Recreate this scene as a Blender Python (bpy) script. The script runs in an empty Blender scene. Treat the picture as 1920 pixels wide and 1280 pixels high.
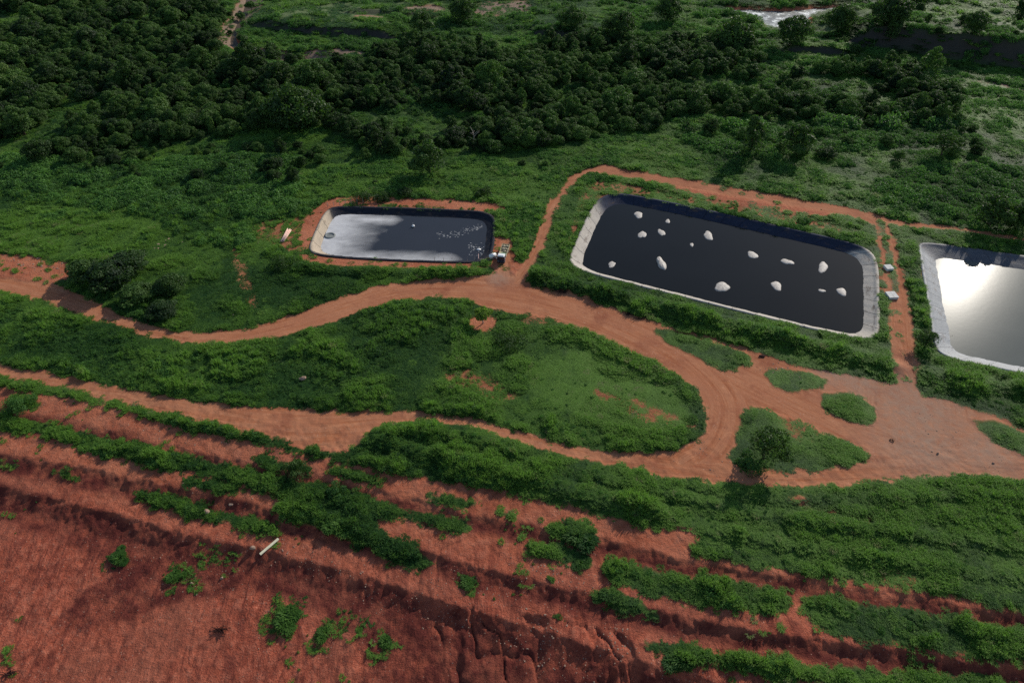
import bpy, bmesh, math, random
import numpy as np
from mathutils import Vector, Matrix, Euler
R = math.radians
rng = np.random.default_rng(7)
random.seed(7)
scene = bpy.context.scene
COL = scene.collection

# ------------------------------------------------------------------ survey: the drone's station and lens
H = 130.0; PITCH = 41.5; FPX = 1280.0
SUN_AZ, SUN_EL = 39.0, 28.5          # azimuth clockwise from +Y
_a = R(PITCH)
def unp(px, py, z=0.0):
    """photo pixel (1920x1280) -> ground point at height z"""
    x = (px-960)/FPX; v = (640-py)/FPX
    fy = math.cos(_a)+math.sin(_a)*v; fz = -math.sin(_a)+math.cos(_a)*v
    t = (z-H)/fz
    return np.array([x*t, fy*t])
def chaikin(P, n=2, closed=True):
    P = np.asarray(P, float)
    for _ in range(n):
        if closed:
            Q = np.roll(P, -1, 0)
            P = np.stack([.75*P+.25*Q, .25*P+.75*Q], 1).reshape(-1, P.shape[1])
        else:
            A, B = P[:-1], P[1:]
            M = np.stack([.75*A+.25*B, .25*A+.75*B], 1).reshape(-1, P.shape[1])
            P = np.vstack([P[:1], M, P[-1:]])
    return P

# ------------------------------------------------------------------ noise
def _hash(i, j, s):
    n = (i*374761393 + j*668265263 + s*974634541) & 0xffffffff
    n = ((n ^ (n >> 13))*1274126177) & 0xffffffff
    n = n ^ (n >> 16)
    return (n & 0xffff)/65535.0
def vnoise(x, y, s=0):
    x = np.asarray(x, float); y = np.asarray(y, float)
    i = np.floor(x).astype(np.int64); j = np.floor(y).astype(np.int64)
    fx = x-i; fy = y-j
    fx = fx*fx*(3-2*fx); fy = fy*fy*(3-2*fy)
    a = _hash(i, j, s); b = _hash(i+1, j, s); c = _hash(i, j+1, s); d = _hash(i+1, j+1, s)
    return (a*(1-fx)+b*fx)*(1-fy)+(c*(1-fx)+d*fx)*fy
def fbm(x, y, s=0, o=4):
    r = 0; a = .5; t = 0
    for k in range(o):
        r = r+a*vnoise(x, y, s+k*17); t += a; a *= .5; x = x*2.03+3.1; y = y*2.03+1.7
    return r/t

# ------------------------------------------------------------------ plane geometry
def inpoly(x, y, P):
    out = np.zeros(x.shape, bool)
    x0, y0 = P.min(0); x1, y1 = P.max(0)
    m = (x >= x0) & (x <= x1) & (y >= y0) & (y <= y1)
    if not m.any(): return out
    X = x[m]; Y = y[m]; r = np.zeros(X.shape, bool)
    n = len(P)
    for i in range(n):
        ax, ay = P[i]; bx, by = P[(i+1) % n]
        if ay == by: continue
        c = ((ay > Y) != (by > Y)) & (X < (bx-ax)*(Y-ay)/(by-ay)+ax)
        r ^= c
    out[m] = r
    return out
def linedist(x, y, P, closed=False, maxd=40.0):
    """distance to a polyline, with along-length u and signed offset v; inf beyond maxd"""
    d = np.full(x.shape, 1e9); u = np.zeros(x.shape); v = np.zeros(x.shape)
    x0, y0 = P.min(0)-maxd; x1, y1 = P.max(0)+maxd
    m = (x >= x0) & (x <= x1) & (y >= y0) & (y <= y1)
    if not m.any(): return d, u, v
    X = x[m]; Y = y[m]; D = np.full(X.shape, 1e9); U = np.zeros(X.shape); V = np.zeros(X.shape)
    L = 0.0; n = len(P)
    for i in range(n if closed else n-1):
        a = P[i]; b = P[(i+1) % n]; e = b-a; l = math.hypot(*e)
        if l < 1e-6: continue
        t = np.clip(((X-a[0])*e[0]+(Y-a[1])*e[1])/(l*l), 0, 1)
        dx = X-(a[0]+t*e[0]); dy = Y-(a[1]+t*e[1]); dd = np.hypot(dx, dy)
        k = dd < D
        D = np.where(k, dd, D); U = np.where(k, L+t*l, U)
        V = np.where(k, np.sign(e[0]*dy-e[1]*dx)*dd, V)
        L += l
    d[m] = D; u[m] = U; v[m] = V
    return d, u, v
def sstep(a, b, x):
    t = np.clip((x-a)/(b-a), 0, 1); return t*t*(3-2*t)

# ------------------------------------------------------------------ the terraces below the road: crest and toe lines with their heights
CREST_A = [(-300,722),(0,768),(150,790),(300,832),(470,866),(640,898),(800,943),(1000,985),(1100,1002),(1250,1040),(1400,1068),(1650,1108),(1920,1150),(2300,1205)]
CREST_B = [(-300,795),(0,848),(200,884),(400,926),(550,966),(700,1000),(850,1050),(1000,1088),(1150,1125),(1300,1158),(1450,1186),(1650,1214),(1920,1250),(2300,1300)]
CREST_C = [(-300,868),(0,910),(200,962),(400,1012),(560,1048),(740,1098),(900,1148),(1050,1194),(1200,1242),(1400,1290),(1700,1345),(2300,1420)]
down = lambda L, d: [(x, y+d) for x, y in L]
TERR = [
 (0.0,  [(-300,640),(0,700),(300,765),(640,845),(1000,838),(1260,893),(1500,915),(1920,902),(2300,900)]),
 (-1.0, CREST_A), (-1.9, down(CREST_A, 22)), (-2.5, CREST_B), (-3.8, down(CREST_B, 27)), (-4.4, CREST_C), (-6.3, down(CREST_C, 42)),
 (-10.5,[(-300,1290),(0,1310),(400,1345),(900,1400),(1400,1480),(2300,1600)]),
]
TL = []
for z, L in TERR:
    W = np.array([unp(px, py, z) for px, py in chaikin(L, 2, False)])
    o = np.argsort(W[:, 0]); TL.append((z, W[o]))
def terrace(x, y):
    ys = [np.interp(x, W[:, 0], W[:, 1]) for z, W in TL]
    wob = (fbm(x*.09, y*.09, 5, 3)-.5)*1.5+(vnoise(x*.45, y*.45, 8)-.5)*1.1+(vnoise(x*1.1, y*1.1, 9)-.5)*.6
    yy = y+wob*sstep(-2, 6, ys[0]-y)
    z = np.zeros(x.shape)
    for k in range(len(TL)-1):
        ya = ys[k]; yb = np.minimum(ys[k+1], ys[k]-.4)
        t = np.clip((ya-yy)/(ya-yb), 0, 1)
        if k in (1, 3, 5): t = t**.75           # the cut faces are steepest at the crest
        z = np.where(yy < ya, TL[k][0]+(TL[k+1][0]-TL[k][0])*t, z)
    return z
def terr_unp(px, py):
    """pixel -> point on the terraced ground (fixed point iteration)"""
    z = 0.0
    for _ in range(14):
        p = unp(px, py, z)
        z = .5*z+.5*float(terrace(np.array([p[0]]), np.array([p[1]]))[0])
    return unp(px, py, z)
def W0(L, n=2, closed=True): return np.array([unp(a, b) for a, b in chaikin(L, n, closed)])
def WT(L, n=2): return np.array([terr_unp(a, b) for a, b in chaikin(L, n)])

# ------------------------------------------------------------------ plan of the site, surveyed off the photograph
ROAD = W0([(-200,485),(-80,505),(0,520),(70,528),(110,533),(150,550),(200,575),(250,600),(300,615),(360,622),(420,622),(480,612),(540,592),(600,570),(660,548),(720,532),(800,524),(880,522),(920,512),(960,512),(985,530),(1050,543),(1100,558),(1160,580),(1210,598),(1300,625),(1390,650),(1450,672),(1520,690),(1600,705),(1670,715),(1720,735),(1780,750),(1830,765),(1880,785),(1920,800),(2200,870),
 (2200,920),(1920,900),(1830,892),(1720,895),(1620,908),(1520,913),(1430,910),(1350,903),(1260,893),(1180,878),(1080,858),(980,832),(880,800),(800,788),(730,790),(700,812),(660,842),(600,838),(500,815),(400,792),(300,768),(200,745),(100,722),(0,702),(-200,672)], 1)
ISLANDS = [W0(L, 1) for L in (
 [(-200,518),(0,548),(60,560),(110,575),(150,590),(200,605),(270,628),(330,640),(400,645),(480,642),(560,625),(620,607),(680,583),(740,565),(800,559),(870,560),(900,572),(950,590),(1010,592),(1080,612),(1180,657),(1240,685),(1285,712),(1315,745),(1327,785),(1315,818),(1260,848),(1160,850),(1060,830),(960,803),(860,777),(760,770),(600,768),(450,762),(300,740),(150,710),(0,680),(-200,640)],
 [(1225,615),(1290,628),(1350,645),(1410,668),(1395,690),(1350,692),(1290,660),(1230,632)],
 [(1430,695),(1480,690),(1540,705),(1560,718),(1500,735),(1485,742),(1440,718)],
 [(1565,730),(1640,755),(1642,785),(1635,802),(1575,782),(1530,755)],
 [(1400,762),(1440,768),(1510,795),(1570,825),(1620,845),(1634,858),(1600,872),(1540,880),(1440,882),(1380,878),(1365,855),(1380,820)],
 [(1815,785),(1860,785),(1920,812),(2200,875),(2200,895),(1920,855),(1880,840),(1840,810)])]
TRACKS = [ # centre line, half width in metres
 (W0([(968,530),(985,508),(1005,472),(1020,440),(1025,408),(1045,375),(1065,345),(1092,322),(1130,318),(1200,330)], 2, False), 2.2),
 (W0([(1130,318),(1210,332),(1300,345),(1400,364),(1500,380),(1590,396),(1650,412)], 2, False), 3.8),
 (W0([(1600,398),(1650,413),(1700,420),(1800,430),(1930,452),(2100,480)], 2, False), 1.8),
 (W0([(1648,412),(1658,440),(1668,480),(1680,540),(1692,620),(1698,700),(1704,780)], 2, False), 3.3),
 (W0([(944,530),(944,505),(948,480),(952,452)], 2, False), 2.0)]
BARE = [W0(L, 1) for L in (
 [(560,470),(580,478),(640,484),(780,490),(890,493),(918,502),(880,511),(760,506),(640,503),(572,496)],
 [(596,385),(622,368),(700,366),(760,370),(850,373),(950,382),(942,400),(850,390),(720,385),(650,384),(624,394),(594,430),(578,472),(562,462),(566,430),(580,400)],
 [(-100,470),(0,474),(80,482),(142,492),(148,512),(120,530),(60,530),(0,522),(-100,505)],
 [(1250,340),(1320,344),(1420,362),(1520,376),(1600,392),(1570,408),(1470,398),(1360,378),(1260,356)],
 [(880,592),(908,580),(932,594),(930,620),(905,630),(882,620)],
 [(1640,760),(1700,750),(1740,790),(1700,830),(1650,820)],
 [(930,440),(960,450),(970,480),(985,520),(930,520),(915,500),(922,470)])]
THIN = [W0(L, 1) for L in (       # weeds with the soil showing through
 [(470,420),(520,405),(590,400),(585,440),(570,478),(520,465),(470,450)],
 [(428,468),(455,462),(462,500),(490,575),(478,585),(448,545),(440,500)],
 [(820,690),(900,690),(980,740),(960,765),(900,740),(830,715)],
 [(1100,720),(1180,740),(1300,790),(1310,810),(1220,800),(1130,760)],
 [(1440,770),(1520,800),(1560,830),(1480,830)],
 [(1090,345),(1140,335),(1250,360),(1400,385),(1620,425),(1600,445),(1420,405),(1240,372),(1150,356),(1100,385),(1075,450),(1060,460)],
 [(935,600),(1010,590),(1060,612),(1000,615)])] + [WT(L, 1) for L in (
 [(1480,930),(1560,950),(1660,975),(1640,985),(1540,965),(1480,945)],
 [(1640,1060),(1760,1090),(1700,1100),(1620,1080)],
 [(1460,1100),(1520,1105),(1520,1170),(1490,1160)])]
TVEG = [WT(L, 1) for L in (
 [(-200,690),(0,708),(100,725),(200,750),(300,772),(400,796),(500,822),(600,845),(660,850),(702,815),(718,793),(800,790),(880,803),(1000,835),(1100,860),(1200,882),(1260,896),(1350,906),(1430,915),(1520,917),(1620,912),(1720,898),(1830,895),(1920,903),(2300,905),(2300,1196),(1920,1140),(1842,1126),(1655,1093),(1467,1067),(1350,1047),(1290,1035),(1320,1005),(1280,985),(1230,990),(1160,972),(1100,957),(1000,930),(900,912),(830,902),(760,892),(700,872),(640,864),(560,848),(480,830),(400,814),(330,797),(270,780),(200,757),(100,738),(0,728),(-200,706)],
 [(10,748),(40,742),(78,758),(70,768),(20,764)],
 [(-200,742),(0,778),(80,792),(160,812),(240,828),(320,848),(400,862),(470,884),(540,898),(600,905),(680,930),(740,950),(800,960),(860,975),(895,990),(870,1000),(800,985),(740,970),(700,968),(720,995),(760,1010),(800,1040),(805,1062),(760,1060),(690,1030),(640,1000),(600,985),(540,975),(500,955),(540,935),(500,915),(430,900),(380,888),(330,880),(270,868),(200,850),(150,850),(140,832),(80,815),(0,800),(-200,765)],
 [(470,850),(540,865),(585,872),(580,885),(520,878),(470,862)],
 [(610,875),(660,880),(720,905),(690,908),(620,890)],
 [(335,893),(400,903),(450,918),(430,926),(360,912)],
 [(250,918),(300,928),(360,943),(400,955),(450,968),(520,988),(535,1004),(470,996),(410,980),(330,957),(260,936)],
 [(790,918),(850,928),(910,943),(880,956),(810,936)],[(925,956),(975,963),(970,976),(930,969)],
 [(1030,985),(1070,972),(1125,983),(1120,1005),(1060,1015),(1040,1000)],
 [(975,1013),(1040,1022),(1100,1033),(1115,1056),(1070,1058),(1010,1042)],
 [(1125,1046),(1200,1061),(1300,1083),(1400,1094),(1475,1112),(1478,1140),(1440,1155),(1360,1140),(1280,1125),(1200,1110),(1150,1090),(1130,1070)],
 [(1505,1114),(1600,1124),(1700,1140),(1800,1161),(1920,1185),(2300,1240),(2300,1290),(1920,1240),(1800,1225),(1700,1205),(1600,1195),(1540,1180),(1510,1150)],
 [(1110,1103),(1170,1113),(1230,1138),(1238,1162),(1170,1148),(1120,1128)],
 [(1205,1200),(1260,1205),(1330,1220),(1420,1232),(1480,1240),(1600,1255),(1750,1262),(1900,1275),(1900,1300),(1600,1290),(1450,1265),(1300,1240),(1210,1222)],
 [(-60,862),(10,868),(40,878),(0,876)],[(85,884),(130,888),(175,902),(120,897)])]
POND_IN = {  # rim outline, inset of the slope, depth of the water below the rim
 'a': ([(640,389),(700,390),(800,393),(890,397),(915,401),(927,413),(925,440),(921,470),(914,484),(895,492),(800,490),(700,486),(610,480),(590,474),(583,466),(588,450),(598,425),(610,402),(622,391)], 2.4, 1.35),
 'b': ([(1150,364),(1190,368),(1300,390),(1400,412),(1500,435),(1590,455),(1628,470),(1642,492),(1644,540),(1645,600),(1643,625),(1628,634),(1590,630),(1480,605),(1380,580),(1280,555),(1180,530),(1110,512),(1080,502),(1070,490),(1075,474),(1085,450),(1098,420),(1110,395),(1125,374)], 3.2, 1.75),
 'c': ([(1724,460),(1735,457),(1800,464),(1920,482),(2050,502),(2180,522),(2260,545),(2275,600),(2290,680),(2280,730),(2200,745),(2060,728),(1960,708),(1880,690),(1800,675),(1768,664),(1756,650),(1748,600),(1738,540),(1728,480)], 4.8, 1.8)}
PONDS = {}
for k, (L, ins, dep) in POND_IN.items():
    P = W0(L, 2)
    if ((P*np.roll(P[:, ::-1]*[1, -1], -1, 0)).sum()) == 0: pass
    ar = .5*np.sum(P[:, 0]*np.roll(P[:, 1], -1)-np.roll(P[:, 0], -1)*P[:, 1])
    if ar < 0: P = P[::-1].copy()
    # even spacing
    Q = np.vstack([P, P[:1]]); s = np.r_[0, np.cumsum(np.hypot(*np.diff(Q, axis=0).T))]
    n = int(s[-1]/1.0); t = np.linspace(0, s[-1], n, endpoint=False)
    P = np.c_[np.interp(t, s, Q[:, 0]), np.interp(t, s, Q[:, 1])]
    PONDS[k] = (P, ins, dep)
RIVER = [W0(L, 2) for L in (
 [(458,-40),(490,-40),(484,-5),(472,18),(458,34),(450,52),(447,68),(462,84),(500,96),(545,100),(600,100),(640,104),(600,112),(548,117),(505,112),(460,102),(428,88),(420,70),(432,45),(446,20),(452,0)],
 [(1345,12),(1400,8),(1460,14),(1520,8),(1600,4),(1640,8),(1600,16),(1545,18),(1520,28),(1530,42),(1490,50),(1440,50),(1425,32),(1380,22)])]
SANDP = [W0(L, 2) for L in (
 [(428,34),(450,-10),(505,-40),(508,-8),(484,22),(456,46),(434,62)],[(425,35),(450,25),(445,50),(430,90),(408,85),(412,55)],
 [(470,92),(500,88),(550,98),(548,118),(510,118)],[(560,95),(640,92),(700,100),(640,112),(575,112)],
 [(660,38),(735,38),(728,50),(670,46)],
 [(740,12),(840,8),(830,24),(760,26)],[(900,2),(1010,0),(980,30),(880,30)],
 [(1810,150),(1860,152),(1930,168),(2000,180),(2000,190),(1930,178),(1860,160)],
 [(1880,0),(1900,0),(2000,35),(2000,45)],[(1420,40),(1460,46),(1450,56),(1425,54)],[(1560,8),(1620,4),(1610,12),(1570,14)])]
FIELD = [W0(L, 2) for L in (
 [(500,20),(560,-10),(640,0),(720,20),(700,40),(760,60),(640,62),(560,55),(510,40)],
 [(1500,50),(1600,40),(1700,30),(1760,5),(1930,0),(2100,60),(2100,120),(1930,90),(1800,70),(1700,62),(1600,66),(1520,66)],
 [(620,8),(900,0),(900,20),(640,24)])]
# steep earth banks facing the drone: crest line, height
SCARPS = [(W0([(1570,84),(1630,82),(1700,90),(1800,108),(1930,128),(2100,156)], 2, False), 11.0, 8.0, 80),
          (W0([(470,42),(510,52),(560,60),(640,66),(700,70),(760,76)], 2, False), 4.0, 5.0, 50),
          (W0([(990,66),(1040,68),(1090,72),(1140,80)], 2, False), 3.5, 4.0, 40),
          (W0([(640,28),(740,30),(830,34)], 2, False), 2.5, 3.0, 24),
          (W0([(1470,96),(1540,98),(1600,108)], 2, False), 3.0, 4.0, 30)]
RIDGES = [(np.array([terr_unp(a, b) for a, b in L]), h, w) for L, h, w in (
 ([(1130,898),(1250,925),(1400,958),(1550,985),(1750,1008),(1950,1030)], 0.65, 1.4),
 ([(1010,890),(1150,935),(1300,985),(1500,1025),(1700,1055),(1950,1085)], 0.6, 1.4),
 ([(720,830),(850,862),(1000,905),(1120,940),(1230,962)], 1.0, 1.7),
 ([(1300,915),(1450,935),(1600,938),(1800,930),(1950,935)], 0.5, 1.4),
 ([(1005,518),(1120,548),(1300,596),(1500,646),(1680,690)], 1.7, 2.6),
 ([(1740,700),(1800,712),(1950,742)], 1.4, 2.6),
 ([(690,825),(760,815),(860,815),(980,845)], 1.0, 2.0),
 ([(560,505),(700,512),(880,512)], 1.2, 2.2))]

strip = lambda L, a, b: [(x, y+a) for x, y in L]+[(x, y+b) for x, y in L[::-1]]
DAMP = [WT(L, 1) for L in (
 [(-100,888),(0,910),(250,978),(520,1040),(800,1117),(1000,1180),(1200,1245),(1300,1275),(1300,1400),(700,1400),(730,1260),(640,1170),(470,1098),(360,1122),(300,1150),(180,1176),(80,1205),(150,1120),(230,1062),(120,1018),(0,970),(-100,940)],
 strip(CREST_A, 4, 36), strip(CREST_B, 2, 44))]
GULLY = WT([(820,1130),(1000,1150),(1200,1190),(1260,1290),(1000,1300),(800,1280)], 1)
def pond_sd(x, y, k):
    P, ins, dep = PONDS[k]
    d, _, _ = linedist(x, y, P, True, 30.0)
    return np.where(inpoly(x, y, P), d, -d)
def height(x, y, detail=True):
    """ground height; ponds and river beds cut in"""
    x = np.asarray(x, float); y = np.asarray(y, float)
    z = terrace(x, y)
    ty = np.interp(x, TL[0][1][:, 0], TL[0][1][:, 1])
    up = sstep(0, 25, y-ty)
    z = z+up*((fbm(x*.02, y*.02, 31, 3)-.5)*2.0)*sstep(235, 270, y)
    if detail:
        z = z+(fbm(x*.35, y*.35, 61, 3)-.5)*.35*(1-up)+(fbm(x*.9, y*.9, 65, 2)-.5)*.22*(1-up)
        low = sstep(2, 14, ty-y)
        ang = R(34); ca, sa = math.cos(ang), math.sin(ang)
        a = x*ca-y*sa; b = x*sa+y*ca
        a2 = a+(vnoise(b*.12, a*.12, 70)-.5)*5
        rill = np.abs(vnoise(a2*.42, b*.05, 71)-.5)*2
        z = z-low*(1-rill)**3*.28
        gm = inpoly(x, y, GULLY)*1.0
        gl = np.abs(vnoise(x*.5+y*.22+(vnoise(x*.3, y*.3, 83)-.5)*2.4, y*.09-x*.03, 82)-.5)*2
        z = z-gm*((1-gl)**5*.75)*sstep(.42, .62, fbm(x*.22, y*.1, 86, 2))+gm*(fbm(x*.5, y*.5, 84, 3)-.5)*.3
        rill2 = np.abs(vnoise(x*.55+(vnoise(x*.2, y*.2, 78)-.5)*3, y*.10, 77)-.5)*2
        z = z-low*(1-rill2)**4*.09
    for P, h, w in RIDGES:
        d, u, v = linedist(x, y, P, False, 16)
        z = z+h*np.exp(-(d/w)**2)*(.55+.9*vnoise(u*.13, d*0, 90))
    for P, h, run, reach in SCARPS:
        d, u, v = linedist(x, y, P, False, reach)
        L = np.hypot(*np.diff(P, axis=0).T).sum()
        edge = sstep(0, L*.18, u)*sstep(0, L*.18, L-u)
        far = (v > 0)
        s = np.where(far, 1-sstep(reach*.25, reach, d), 1-np.clip(d/run, 0, 1))
        z = z+np.where(d < reach, h*s*edge*(.75+.5*vnoise(u*.06, u*0, 95)), 0)
    for P in RIVER:
        d, u, v = linedist(x, y, P, True, 30)
        s = np.where(inpoly(x, y, P), d, -d)
        z = np.where(d < 30, z*(1-sstep(-14, -1, s))-1.6*sstep(-5, 1.5, s)-1.6*sstep(.5, 4, s), z)
    for k, (P, ins, dep) in PONDS.items():
        s = pond_sd(x, y, k)
        flat = sstep(-5.0, -1.5, s)
        z = np.where(s > -6, z*(1-flat), z)
        zz = -.6-np.clip(s-.2, 0, ins*1.6)/ins*dep
        z = np.where(s > .2, zz, z)
    return z
def zone(x, y, warp=True):
    """masks over the plan, each 0..1"""
    if warp:
        wx = x+(fbm(x*.35, y*.35, 11, 3)-.5)*2.6+(vnoise(x*1.4, y*1.4, 13)-.5)*.9
        wy = y+(fbm(x*.35, y*.35, 12, 3)-.5)*2.6+(vnoise(x*1.4, y*1.4, 14)-.5)*.9
    else: wx, wy = x, y
    m = {}
    road = inpoly(wx, wy, ROAD)
    for P in ISLANDS: road &= ~inpoly(wx, wy, P)
    bare = np.zeros(x.shape, bool)
    for P in BARE: bare |= inpoly(wx, wy, P)
    track = np.zeros(x.shape, bool); u = np.zeros(x.shape); v = np.zeros(x.shape)
    for P, hw in TRACKS:
        d, uu, vv = linedist(wx, wy, P, False, 20)
        t = d < hw; track |= t
        if hw == 3.3:                      # two ruts with a grassy middle
            mid = (np.abs(vv+.1) < .62) & (vnoise(wx*.8, wy*.35, 40) > .42) & (wy > 131)
            mid2 = (np.abs(vv) < .7) & (wy > 172)
            track &= ~((mid | mid2) & t)
    thin = np.zeros(x.shape, bool)
    for P in THIN: thin |= inpoly(wx, wy, P)
    pond = np.zeros(x.shape, bool)
    for k, (P, ins, dep) in PONDS.items(): pond |= inpoly(x, y, P) | (linedist(x, y, P, True, 6)[0] < .8)
    river = np.zeros(x.shape, bool); sand = np.zeros(x.shape, bool); field = np.zeros(x.shape, bool)
    for P in RIVER: river |= inpoly(x, y, P)
    for P in SANDP: sand |= inpoly(wx, wy, P)
    for P in FIELD: field |= inpoly(wx, wy, P)
    ty = np.interp(x, TL[0][1][:, 0], TL[0][1][:, 1])
    lowveg = np.zeros(x.shape, bool)
    for P in TVEG: lowveg |= inpoly(wx, wy, P)
    inside = inpoly(wx, wy, ROAD)
    upper = (y > ty-1) | inside
    veg = np.where(upper, ~(road | track | bare | pond | river | sand), lowveg & ~road)
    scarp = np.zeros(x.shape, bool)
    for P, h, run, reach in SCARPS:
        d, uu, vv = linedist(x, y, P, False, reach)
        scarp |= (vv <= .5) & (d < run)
    m.update(road=road, track=track, bare=bare, thin=thin, pond=pond, river=river, sand=sand, field=field, veg=veg, upper=upper, lowveg=lowveg, scarp=scarp)
    return m

# ------------------------------------------------------------------ node helpers
def mat(name):
    m = bpy.data.materials.new(name); m.use_nodes = True
    nt = m.node_tree; nt.nodes.clear()
    out = nt.nodes.new('ShaderNodeOutputMaterial')
    return m, nt, out
def N(nt, t, **kw):
    n = nt.nodes.new(t)
    for k, v in kw.items():
        if k.startswith('i_'): n.inputs[k[2:].replace('_', ' ')].default_value = v
        else: setattr(n, k, v)
    return n
def noise(nt, vec, scale, detail=4, rough=.6, dist=0):
    n = N(nt, 'ShaderNodeTexNoise'); n.inputs['Scale'].default_value = scale
    n.inputs['Detail'].default_value = detail; n.inputs['Roughness'].default_value = rough; n.inputs['Distortion'].default_value = dist
    if vec is not None: nt.links.new(vec, n.inputs['Vector'])
    return n.outputs['Fac']
def ramp(nt, fac, stops):
    n = N(nt, 'ShaderNodeValToRGB'); el = n.color_ramp.elements
    while len(el) < len(stops): el.new(.5)
    for e, (p, c) in zip(el, stops):
        e.position = p; e.color = (*c, 1) if len(c) == 3 else c
    nt.links.new(fac, n.inputs['Fac']); return n.outputs['Color']
def mix(nt, fac, a, b, mode='MIX'):
    n = N(nt, 'ShaderNodeMix', data_type='RGBA', blend_type=mode)
    for s, v in ((n.inputs['Factor'], fac), (n.inputs['A'], a), (n.inputs['B'], b)):
        if isinstance(v, bpy.types.NodeSocket): nt.links.new(v, s)
        elif isinstance(v, (int, float)): s.default_value = v
        else: s.default_value = (*v, 1)
    return n.outputs['Result']
def mth(nt, op, a, b=None, c=None):
    n = N(nt, 'ShaderNodeMath', operation=op)
    for i, v in enumerate((a, b, c)):
        if v is None: continue
        if isinstance(v, bpy.types.NodeSocket): nt.links.new(v, n.inputs[i])
        else: n.inputs[i].default_value = v
    return n.outputs[0]
def attr(nt, name, kind='GEOMETRY'):
    return N(nt, 'ShaderNodeAttribute', attribute_name=name, attribute_type=kind)
def bump(nt, h, strength=.5, dist=.1):
    n = N(nt, 'ShaderNodeBump'); n.inputs['Strength'].default_value = strength; n.inputs['Distance'].default_value = dist
    nt.links.new(h, n.inputs['Height']); return n.outputs['Normal']
def pbsdf(nt, out, color, rough=.9, spec=.2, normal=None, metal=0):
    p = N(nt, 'ShaderNodeBsdfPrincipled')
    for s, v in ((p.inputs['Base Color'], color), (p.inputs['Roughness'], rough), (p.inputs['Specular IOR Level'], spec), (p.inputs['Metallic'], metal)):
        if isinstance(v, bpy.types.NodeSocket): nt.links.new(v, s)
        elif isinstance(v, (int, float)): s.default_value = v
        else: s.default_value = (*v, 1)
    if normal is not None: nt.links.new(normal, p.inputs['Normal'])
    nt.links.new(p.outputs[0], out.inputs['Surface']); return p
def pos(nt): return N(nt, 'ShaderNodeNewGeometry').outputs['Position']
def mapping(nt, vec, scale=(1, 1, 1), rot=(0, 0, 0)):
    n = N(nt, 'ShaderNodeMapping'); n.inputs['Scale'].default_value = scale; n.inputs['Rotation'].default_value = rot
    nt.links.new(vec, n.inputs['Vector']); return n.outputs[0]

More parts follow.
